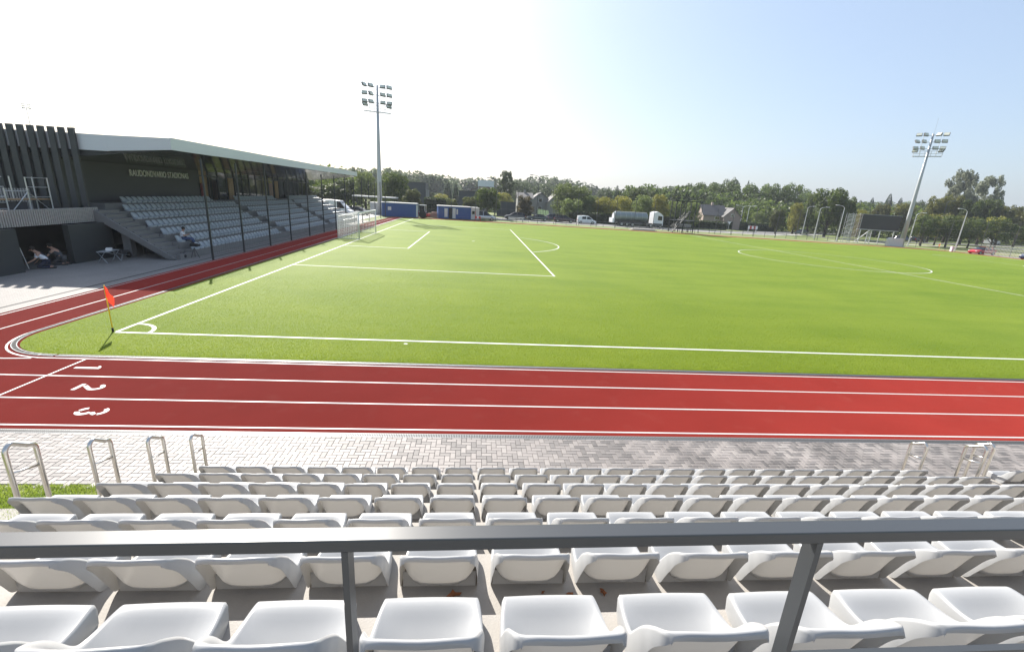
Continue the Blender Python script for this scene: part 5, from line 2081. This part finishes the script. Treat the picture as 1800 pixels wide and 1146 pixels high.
hp = house('pink_house', G(76.0, 113.0), R(-8), 6.2, 6.5, 3.6, 6.2, M['pink_wall'], M['tile_grey'], 'pale pink house with grey tiled roofs in front of the wooded bank',
           [(3.2, 2.3, 1.3, 1.0), (3.2, .5, 1.4, 1.2)])
house('pink_house_wing', G(80.8, 110.5), R(-8), 4.6, 6.5, 3.5, 5.7, M['pink_wall'], M['tile_grey'], 'gabled front wing at the right of the pale pink house',
      [(1.8, 3.4, .9, .8), (1.2, .9, 1.1, 1.3)], axis='y')
house('dark_boxy_house', (-9.8, 118, 0), 0, 6.6, 8, 6.9, 6.9, M['dark_wall'], M['dark_clad'], 'dark flat roofed modern house between the mast and the site cabins',
      [(1.2, 3.4, 1.2, 1.2)])
t = thing('dark_house_column', (-3.0, 117.2, 0), 'pale column wall at the right edge of the dark boxy house', 'column')
MB().bx(0, .8, 0, 1.2, 0, 5.2).build('column', M['cream_wall'], t)
house('dark_low_building', (6.6, 104, 0), 0, 6.5, 6, 5.3, 5.3, M['dark_wall'], M['dark_clad'], 'dark flat building behind the big dense tree')
house('brown_roof_house', (8.6, 130, 0), 0, 9.0, 8, 5.4, 7.6, M['cream_wall'], M['tile_brown'], 'cream house with brown tiled roof above the dark flat building', [(2.0, 2.6, 1.2, 1.2)], axis='y')
t = thing('roof_screen', (11.4, 128.5, 0), 'pale rectangular screen on posts above the brown tiled roof', 'screen')
for i in range(2):
    MB().bx(i * 2.45, i * 2.45 + 2.42, 0, .12, 7.2, 9.0).build('screen_panel', M['roof_white'], t)
MB().bx(.1, .25, .14, .3, 0, 8.8).bx(4.6, 4.75, .14, .3, 0, 8.8).build('posts', M['galv'], t)
t = thing('garden_wall', (16.2, 99.0, -.1), 'long dark grey garden wall behind the black car', 'wall')
for i in range(4):
    MB().bx(i * 1.15, i * 1.15 + 1.13, 0, .25, 0, 3.5).build('wall_panel', M['dark_wall'], t)
MB().bx(-.02, 4.64, -.03, .28, 3.505, 3.6).build('coping', M['dark_clad'], t)
house('white_house', (22.5, 113, -.1), 0, 4.0, 7, 4.6, 6.0, M['cream_wall'], M['tile_grey'], 'narrow pale house right of the tall feathery tree', [(.7, 3.4, .9, 1.1), (2.4, 3.4, .9, 1.1)])
house('gabled_house', (27.8, 125, -.2), 0, 5.2, 7, 4.6, 6.5, M['cream_wall'], M['tile_grey'], 'pale gabled house with dark roof edges, middle of the three', [(1.9, 3.8, 1.2, 1.2), (1.9, 1.4, 1.2, 1.2)], axis='y')
house('white_gable_house', (32.2, 122, -.2), 0, 4.6, 7, 4.0, 6.3, M['cream_wall'], M['tile_grey'], 'pale house with steep dark roof just left of the leafy row', [(1.6, 2.2, 1.3, 1.2)], axis='y')
t = thing('green_fence', G(27.2, 108), 'green mesh fence running back along the side road', 'fence')
M['green_mesh'] = mat('green_privacy_mesh', (.06, .14, .04), .8, noise=.15, scale=4)
for i in range(8):
    a = Vector((0, -1.9 * i)); 
    MB().bx(.12 * i, .12 * i + .05, -1.9 * i - 1.85, -1.9 * i, 0, 2.2).build('fence_panel', M['green_mesh'], t)


def hedge(x0, x1, y, h, lab, d_=1.6, kslope=0.0):
    n_ = int((x1 - x0) * h * 26)
    g = MB()
    for _ in range(n_):
        x = random.uniform(x0, x1)
        y_ = y + random.choice((-1, -1, -1, 1)) * d_ / 2 * random.uniform(.85, 1.05) + kslope * (x - x0)
        z = random.uniform(0, h) + T(x, y)
        if random.random() < .25:
            y_ = y + random.uniform(-d_ / 2, d_ / 2) + kslope * (x - x0); z = T(x, y) + h * random.uniform(.96, 1.05)
        s_ = random.uniform(.09, .2)
        a = Vector(rng.normal(size=3)).normalized(); b = a.orthogonal().normalized(); c = a.cross(b)
        p = Vector((x, y_, z))
        g.add([p - b * s_ - c * s_, p + b * s_ - c * s_, p + b * s_ + c * s_, p - b * s_ + c * s_], [(0, 1, 2, 3)])
    # leafy body so that nothing shows through
    k = max(2, int((x1 - x0) / 1.5))
    core = MB()
    for i in range(k):
        a, b = x0 + (x1 - x0) * i / k, x0 + (x1 - x0) * (i + 1) / k
        yc_ = y + kslope * ((a + b) / 2 - x0)
        core.bx(a, b - .002, yc_ - d_ / 2 + .15, yc_ + d_ / 2 - .15, T(a, y) - .05, T(a, y) + h * .93)
    t = thing('hedge', (0, 0, 0), lab, 'hedge', 'hedges beyond the far road')
    me_ = bpy.data.meshes.new('foliage'); me_.from_pydata(g.v, [], g.f); me_.materials.append(M['hedge'])
    o_ = bpy.data.objects.new('foliage', me_); COL.objects.link(o_); o_.parent = t
    core.build('inner_growth', M['hedge'], t)


hedge(-1.2, 5.0, 98, 3.3, 'tall clipped dark hedge right of the dark boxy house')
hedge(20.8, 23.2, 95.5, 2.6, 'short block of hedge at the right end of the grey garden wall')
hedge(33.0, 48.0, 94.5, 2.3, 'dark hedge under the leafy row behind the small white van')
hedge(48.0, 62.0, 95.5, 2.4, 'dark hedge behind the tanker cab and the stair tower', kslope=.05)
hedge(64.0, 78.5, 101.5, 1.9, 'low dark hedge in front of the pink house', kslope=.25)
hedge(82.0, 100.0, 110.5, 2.2, 'low dark hedge behind the road sign and verge trees', kslope=.35)

# ================================================================== TREES
def leaf_cloud(blobs, n, size, squash=1.0, seed=0):
    r = np.random.default_rng(seed)
    V, F = [], []
    vol = np.array([b[3] ** 2 for b in blobs]); vol = vol / vol.sum()
    for bi, b in enumerate(blobs):
        k = int(n * vol[bi])
        d = r.normal(size=(k, 3)); d /= np.linalg.norm(d, axis=1)[:, None]
        rad = b[3] * (1 - .45 * r.random(k) ** 2.2)
        wob = 1 + .16 * np.sin(d[:, 0] * 5 + bi) * np.cos(d[:, 2] * 6 + bi * 2)
        p = np.array(b[:3]) + d * (rad * wob)[:, None] * np.array([1, 1, squash])
        nrm = d + r.normal(size=(k, 3)) * .7
        nrm /= np.linalg.norm(nrm, axis=1)[:, None]
        t1 = np.cross(nrm, r.normal(size=(k, 3))); t1 /= np.linalg.norm(t1, axis=1)[:, None]
        t2 = np.cross(nrm, t1)
        s_ = (size * (.6 + .8 * r.random(k)))[:, None]
        q = np.stack([p - t1 * s_, p + t2 * s_ * .6, p + t1 * s_, p - t2 * s_ * .6], 1)
        base = len(V)
        V.extend(map(tuple, q.reshape(-1, 3)))
        F.extend([(base + 4 * i, base + 4 * i + 1, base + 4 * i + 2, base + 4 * i + 3) for i in range(k)])
    return V, F


def crown_mesh(name, V, F):
    me_ = bpy.data.meshes.new(name); me_.from_pydata(V, [], F)
    me_.materials.append(LEAF['round'])
    return me_


CROWN = {}
def broad(seed, n=6800, low=.16, spread=.40, nb=17, size=.024):
    r = random.Random(seed)
    B = [(0, 0, .58, .27)]
    for i in range(nb):
        a = i * 2.4 + r.uniform(-.3, .3)
        z = low + .12 + (.86 - low) * ((i + .5) / nb)
        e = math.sqrt(max(.05, 1 - ((z - .52) / .52) ** 2))
        rr = spread * e * r.uniform(.55, .88)
        B.append((rr * math.cos(a), rr * math.sin(a), min(z, .90), r.uniform(.10, .165)))
    return crown_mesh('crown', *leaf_cloud(B, n, size, .95, seed))


def conifer(seed, n=5500):
    r = random.Random(seed)
    rn = np.random.default_rng(seed)
    V, F = [], []
    for i in range(n):
        h = 1 - (1 - r.random()) ** .62 * .92
        tier = .85 + .3 * ((h * 13) % 1.0)
        rad = .34 * (1 - h) ** .75 * tier * (.35 + .65 * r.random() ** .4) + .008
        a = r.random() * 6.283
        p = np.array([rad * math.cos(a), rad * math.sin(a), h - rad * .22])
        d = np.array([math.cos(a), math.sin(a), -.35 + r.uniform(-.2, .2)])
        t = np.cross(d, rn.normal(size=3)); t /= np.linalg.norm(t)
        L = .035 * (1.2 - h) + .008
        b = len(V)
        V += [tuple(p - t * L * .5), tuple(p + d * L * 1.3), tuple(p + t * L * .5), tuple(p - d * L * .4)]
        F.append((b, b + 1, b + 2, b + 3))
    return crown_mesh('crown', V, F)


def poplar(seed, n=15000):
    r = random.Random(seed)
    B = []
    for i in range(120):
        z = .26 + .72 * (i + r.random()) / 120
        e = .40 * math.sin(math.pi * min(1, (z - .12) / .98)) ** .7
        a = r.random() * 6.28
        rr = e * r.uniform(.3, 1)
        B.append((rr * math.cos(a) + .04 * z, rr * math.sin(a), z, r.uniform(.035, .07)))
    return crown_mesh('crown', *leaf_cloud(B, n, .015, 1.0, seed))


CROWN['round'] = [broad(s_) for s_ in (1, 2, 3)]
CROWN['forest'] = [broad(s_, 7600, -.06, .52, 24, .022) for s_ in (11, 12, 13)]
CROWN['light'] = [broad(s_, 6800, .02, .40, 22, .020) for s_ in (21, 22)]
CROWN['small'] = [broad(s_, 5200, .14, .40, 14, .028) for s_ in (31, 32)]
CROWN['conifer'] = [conifer(s_) for s_ in (41, 42)]
CROWN['silver'] = [poplar(s_) for s_ in (51, 52)]
CROWN['feather'] = [poplar(61)]
CROWN['hazy'] = CROWN['forest']
CROWN['yellow'] = CROWN['light']
CROWN['autumn'] = CROWN['round']
CROWN['darkred'] = CROWN['small']


def trunk_mesh(kind, seed):
    r = random.Random(seed)
    g = MB()
    if kind == 'conifer':
        g.tube([(0, 0, -.02), (0, 0, .5), (0, 0, .97)], [.018, .011, .002], 6)
    else:
        g.tube([(0, 0, -.02), (.004, .003, .14), (.01, -.004, .34), (.0, .01, .62)], [.030, .021, .017, .006], 8)
        for i in range(8):
            a = i * 2.4
            z = .16 + .035 * i
            L = r.uniform(.16, .28)
            g.tube([(.005, 0, z), (L * .5 * math.cos(a), L * .5 * math.sin(a), z + L * .5), (L * math.cos(a), L * math.sin(a), z + L * 1.1)],
                   [.011, .007, .002], 5)
    return g.mesh('trunk', M['bark'], True)


TR = {'conifer': trunk_mesh('conifer', 1), 'b': trunk_mesh('b', 2), 'b2': trunk_mesh('b', 5)}
TREES = [
 (-38.1, 112, -0.0, 5.4, 8.1, 'round', 'broad dark tree showing behind the grandstand roof end'),
 (-28.6, 100, -0.0, 4.6, 8.0, 'round', 'dark dense tree behind the parked white van, leftmost beyond the grandstand'),
 (-22.9, 98, -0.0, 5.4, 7.5, 'round', 'dark tree second from the grandstand, above the white van bonnet'),
 (-20.2, 102, -0.0, 6.7, 6.6, 'round', 'dark tree between the grandstand roof tip and the site cabins'),
 (-24.3, 125, -0.0, 10.8, 3.5, 'conifer', 'lone spruce tip standing above the grandstand roof tip'),
 (-15.5, 100, -0.0, 8.7, 6.0, 'light', 'sunlit rounded tree directly left of the near floodlight mast'),
 (-14.5, 118, -0.0, 9.1, 5.2, 'hazy', 'pale tall tree directly behind the near floodlight mast'),
 (-7.9, 96, -0.0, 8.6, 7.0, 'round', 'dark broad tree right of the near floodlight mast, over the blue container'),
 (-17.6, 150, -0.0, 11.0, 7.7, 'hazy', 'hazy bluish tree rising behind the mast, left of the dark boxy house'),
 (-2.0, 84, -0.0, 5.3, 4.2, 'small', 'small round tree in front of the dark boxy house'),
 (-15.3, 175, -0.0, 9.8, 9.8, 'hazy', 'hazy tree above the left edge of the dark boxy house'),
 (1.1, 118, -0.0, 4.5, 5.4, 'yellow', 'pale green tree right of the dark boxy house'),
 (-0.1, 165, -0.0, 10.1, 4.8, 'conifer', 'narrow spruce on the skyline left of the pale roof screen'),
 (3.7, 150, -0.01, 9.3, 3.2, 'conifer', 'slim spruce on the skyline nearest the pale roof screen'),
 (-1.5, 124, -0.0, 4.7, 5.0, 'hazy', 'soft green tree over the clipped hedge beside the dark boxy house'),
 (5.9, 86, -0.01, 3.8, 3.2, 'small', 'small round tree behind the left end of the blue office cabin'),
 (9.5, 86, -0.03, 4.4, 3.4, 'small', 'small round tree behind the right end of the blue office cabin'),
 (13.5, 88, -0.04, 6.5, 5.8, 'round', 'large dense dark tree behind the two silver cars'),
 (20.2, 128, -0.08, 12.2, 5.3, 'feather', 'tall feathery tree on the skyline between the roof screen and white house'),
 (18.5, 112, -0.07, 5.9, 5.3, 'yellow', 'low yellow green tree in front of the tall feathery tree'),
 (26.9, 150, -0.12, 10.4, 8.9, 'hazy', 'hazy tree above the white house'),
 (22.3, 92, -0.09, 5.4, 4.5, 'darkred', 'dark bronze green tree beside the wall, behind the black car'),
 (37.5, 165, -0.2, 10.9, 11.1, 'hazy', 'hazy broad tree above the pale gabled houses'),
 (36.3, 128, -0.19, 10.1, 2.5, 'conifer', 'thin dark spruce spire at left of the leafy row'),
 (34.1, 104, -0.18, 9.3, 7.4, 'light', 'tall leafy grey green tree, first of the row right of the white houses'),
 (37.8, 103, -0.21, 8.7, 6.1, 'light', 'tall leafy green tree above the white van on the road'),
 (34.5, 98, -0.18, 5.5, 6.4, 'light', 'lower leafy tree above the dark red car'),
 (39.6, 100, -0.22, 6.5, 5.1, 'light', 'leafy tree between the white van and the yellowing trees'),
 (42.5, 98, -0.24, 6.4, 5.6, 'yellow', 'yellowing tree with orange tips left of the tanker'),
 (56.7, 150, -0.38, 9.7, 6.1, 'hazy', 'hazy domed tree behind the yellowing row'),
 (58.1, 140, -0.39, 11.1, 4.6, 'conifer', 'blue green spruce on the skyline above the tanker rear'),
 (47.1, 98, -0.29, 6.9, 5.8, 'yellow', 'yellow green tree above the tanker rear end'),
 (59.1, 122, -0.4, 9.7, 6.7, 'round', 'dark tree rising behind the row above the tanker'),
 (52.8, 99, -0.34, 7.5, 5.6, 'light', 'grey green tree above the middle of the tanker'),
 (65.7, 130, -0.47, 9.9, 5.3, 'round', 'dark tree behind the row above the tanker cab'),
 (57.0, 99, -0.38, 7.9, 5.2, 'yellow', 'pale yellow green tree above the tanker cab'),
 (62.2, 102, -0.43, 6.7, 5.3, 'light', 'green tree behind the left legs of the stair tower'),
 (66.2, 100, -0.48, 7.0, 4.6, 'light', 'green tree behind the top of the stair tower'),
 (92.5, 158, -0.79, 14.3, 9.5, 'forest', 'leftmost tall tree of the wooded bank behind the pink house'),
 (100.2, 160, -0.89, 15.3, 11.5, 'forest', 'tall wood tree above the pink house chimney, second of the bank'),
 (110.0, 166, -1.02, 16.4, 11.8, 'forest', 'tall wood tree above the right gable of the pink house'),
 (124.1, 186, -1.05, 19.0, 8.9, 'hazy', 'airy crown poking above the middle of the wooded bank'),
 (128.8, 182, -1.05, 19.1, 3.6, 'conifer', 'small dark pine tip on top of the wooded bank'),
 (114.8, 160, -1.05, 15.9, 10.9, 'forest', 'tall wood tree above the red and white road sign'),
 (120.3, 158, -1.05, 15.8, 10.6, 'forest', 'broad wood tree right of the twin armed lamp post'),
 (96.2, 146, -0.83, 9.9, 10.6, 'forest', 'darker lower wood tree immediately behind the pink house'),
 (101.0, 140, -0.9, 8.9, 9.0, 'forest', 'dark wood tree right beside the pink house'),
 (106.9, 138, -0.98, 10.1, 9.8, 'forest', 'rounded wood tree low in the middle of the bank'),
 (126.0, 156, -1.05, 16.1, 10.8, 'forest', 'high domed wood tree near the right end of the bank'),
 (134.0, 158, -1.05, 17.0, 10.4, 'forest', 'highest right hand dome of the wooded bank'),
 (132.1, 150, -1.05, 13.5, 7.3, 'forest', 'last tree at the right end of the wooded bank'),
 (98.5, 122, -0.86, 5.5, 5.3, 'light', 'pale bush like tree on the verge right of the twin armed lamp'),
 (90.3, 101, -0.76, 6.6, 4.4, 'small', 'round verge tree with a clear trunk right of the road sign'),
 (101.6, 110, -0.91, 8.7, 4.2, 'yellow', 'bright green verge tree between two lamp posts'),
 (116.7, 124, -1.05, 12.2, 5.5, 'round', 'leafy tree left half of the big dark clump by the lamp posts'),
 (106.6, 104, -0.97, 12.8, 9.8, 'round', 'biggest dark green tree left of the scoreboard'),
 (114.4, 108, -1.05, 11.2, 5.8, 'round', 'dark tree on the right flank of the biggest dark green tree'),
 (123.1, 112, -1.05, 8.1, 4.5, 'yellow', 'yellow autumn tree directly left of the scaffold ladders'),
 (189.9, 190, -1.05, 13.9, 7.7, 'conifer', 'hazy spruce group left above the scoreboard'),
 (204.6, 200, -1.05, 15.7, 6.7, 'conifer', 'hazy spruce left of centre above the scoreboard'),
 (213.3, 200, -1.05, 18.3, 7.5, 'conifer', 'tallest hazy spruce above the scoreboard'),
 (215.6, 196, -1.05, 16.3, 7.3, 'conifer', 'hazy spruce right above the scoreboard'),
 (136.2, 120, -1.05, 10.2, 6.1, 'autumn', 'rusty autumn tree behind the left half of the scoreboard'),
 (145.2, 122, -1.05, 11.0, 6.7, 'autumn', 'rusty autumn tree behind the right half of the scoreboard'),
 (179.0, 150, -1.05, 13.3, 6.6, 'hazy', 'pale tree behind the far floodlight mast'),
 (139.6, 106, -1.05, 12.7, 6.5, 'autumn', 'orange tinged tree directly right of the far floodlight mast'),
 (184.8, 142, -1.05, 24.1, 11.0, 'silver', 'tall silvery poplar, left of the two that top the right skyline'),
 (196.0, 142, -1.05, 22.6, 10.7, 'silver', 'tall silvery poplar, right of the two that top the right skyline'),
 (146.8, 108, -1.05, 13.5, 6.0, 'autumn', 'brown green tree below the left silvery poplar'),
 (147.7, 104, -1.05, 12.4, 5.9, 'round', 'dark parkland tree above the red car'),
 (155.4, 106, -1.05, 12.8, 6.2, 'round', 'dark parkland tree below the right silvery poplar'),
 (158.8, 104, -1.05, 11.5, 5.3, 'autumn', 'yellow brown parkland tree right of the poplars'),
 (167.1, 106, -1.05, 11.6, 5.7, 'autumn', 'yellowing tree near the right edge above the parked blue car'),
 (175.7, 108, -1.05, 12.0, 6.6, 'autumn', 'autumn tree cut by the right edge'),
 (188.5, 112, -1.05, 12.9, 6.7, 'round', 'dark tree just past the right edge'),
]

for i, (x, y, z, h, wd, kind, lab) in enumerate(TREES):
    t = thing('conifer_tree' if kind == 'conifer' else 'poplar_tree' if kind == 'silver' else 'leafy_tree', (x, y, z - .05), lab, 'tree', 'trees beyond the pitch',
              random.uniform(0, 6.28))
    ms_ = CROWN[kind]
    sw = wd / .86 if kind != 'conifer' else wd / .72
    if kind in ('silver', 'feather'):
        sw = wd / .8
    sh_ = h / (1.02 if kind not in ('round', 'forest', 'light', 'small', 'hazy', 'yellow', 'autumn', 'darkred') else 1.04)
    c = child('crown', ms_[i % len(ms_)], t)
    c.scale = (sw, sw * random.uniform(.9, 1.1), sh_)
    c.material_slots[0].link = 'OBJECT'
    c.material_slots[0].material = LEAF[kind]
    k = child('trunk', TR['conifer' if kind == 'conifer' else ('b' if i % 2 else 'b2')], t)
    k.scale = (h, h, h)

# parkland trunks row at the right: slim trees with clear stems
PT = [(117.5, 86.5, 7.2), (121.0, 90.0, 7.0), (124.0, 86.5, 7.4), (127.5, 92.5, 7.6), (130.5, 87.0, 7.2), (134.5, 93.0, 7.4), (137.0, 86.5, 7.5), (141.5, 91.0, 7.7),
      (144.0, 85.0, 7.0), (149.5, 88.5, 7.2), (155.0, 84.0, 7.3), (160.5, 87.5, 7.6)]
clr = [broad(s_, 3000, .26, .42, 13, .026) for s_ in (71, 72)]
for i, (x, y, h) in enumerate(PT):
    kind = ('round', 'autumn', 'round', 'yellow')[i % 4]
    t = thing('leafy_tree', G(x, y), 'clear stemmed parkland tree, %s from the left in the row behind the red car' % ORD[i], 'tree', 'parkland trees behind the right end', i * 1.3)
    c = child('crown', clr[i % 2], t); c.scale = (6.6, 6.6, h)
    c.material_slots[0].link = 'OBJECT'; c.material_slots[0].material = LEAF[kind]
    k = child('trunk', TR['b' if i % 2 else 'b2'], t); k.scale = (h, h, h)

# ---- distant woods reading as one mass
def woods(name, pts, hmin, hmax, n, lab, matk, size=.8):
    r = np.random.default_rng(len(pts) * 7 + n)
    V, F = [], []
    P = [Vector(p) for p in pts]
    seg = [(P[i + 1] - P[i]).length for i in range(len(P) - 1)]
    tot = sum(seg)
    d = 0
    blobs = []
    while d < tot:
        q = d
        for i, L in enumerate(seg):
            if q < L:
                p = P[i].lerp(P[i + 1], q / L); break
            q -= L
        H = hmin + (hmax - hmin) * (.5 + .5 * math.sin(d * .031 + 1.3 * math.sin(d * .011))) * random.uniform(.75, 1.1)
        wd = random.uniform(4.5, 7)
        for zf_ in (.2, .5, .74, .9):
            blobs.append((p.x + random.uniform(-4, 4), p.y + random.uniform(-6, 6), H * zf_, wd * (1.0 if zf_ < .6 else .62 if zf_ < .8 else .34)))
        d += wd * .5
    V, F = leaf_cloud(blobs, n, size, .9, 5)
    me_ = bpy.data.meshes.new(name); me_.from_pydata(V, [], F); me_.materials.append(matk)
    o_ = bpy.data.objects.new(name, me_); COL.objects.link(o_)
    tag(o_, lab, 'woods', kind='stuff')


woods('distant_woods', [(-420, 330, 0), (-200, 330, 0), (-90, 300, 0), (0, 290, 0), (60, 300, 0), (120, 330, 0)], 12, 19, 90000, 'hazy line of distant woods on the left and centre skyline', LEAF['hazy'], .9)
woods('distant_woods', [(105, 250, 0), (160, 265, 0), (230, 270, 0), (330, 280, 0), (480, 300, 0)], 12, 16.5, 80000, 'hazy distant woods behind the wooded bank and parkland on the right skyline', LEAF['hazy'], .9)
woods('distant_woods', [(-75, 245, 0), (-40, 240, 0), (-5, 245, 0)], 11, 15, 26000, 'hazy rise of woods above the dark boxy house and blue cabins', LEAF['hazy'], .7)
woods('bank_understorey', [(62, 150, -.5), (80, 152, -.5), (100, 152, -.5), (122, 156, -.5)], 7, 11, 26000, 'dense dark undergrowth at the foot of the wooded bank', LEAF['forest'], .5)
woods('park_understorey', [(100, 128, -1), (125, 130, -1), (160, 128, -1), (215, 126, -1)], 5, 8, 22000, 'dark shrubs filling in behind the parkland trunks', LEAF['round'], .45)
woods('stand_end_understorey', [(-75, 120, 0), (-40, 116, 0), (-16, 112, 0)], 5, 8, 12000, 'dark shrubs behind the far end of the grandstand', LEAF['round'], .4)

# ---- haze: pale air so that far trees fade
HAZE = .00026
if HAZE:
    hb = MB(); hb.bx(-700, 800, -60, 700, -1.9, 27.5)
    hm = bpy.data.materials.new('pale_air'); hm.use_nodes = True
    hn = hm.node_tree.nodes; hn.clear()
    ho = hn.new('ShaderNodeOutputMaterial'); hv = hn.new('ShaderNodeVolumePrincipled')
    hv.inputs['Density'].default_value = HAZE
    hv.inputs['Color'].default_value = (.86, .92, 1, 1)
    hv.inputs['Anisotropy'].default_value = .2
    hm.node_tree.links.new(hv.outputs[0], ho.inputs['Volume'])
    o = hb.build('haze', hm)
    tag(o, 'faint pale haze in the air over the whole ground', 'haze', kind='stuff')
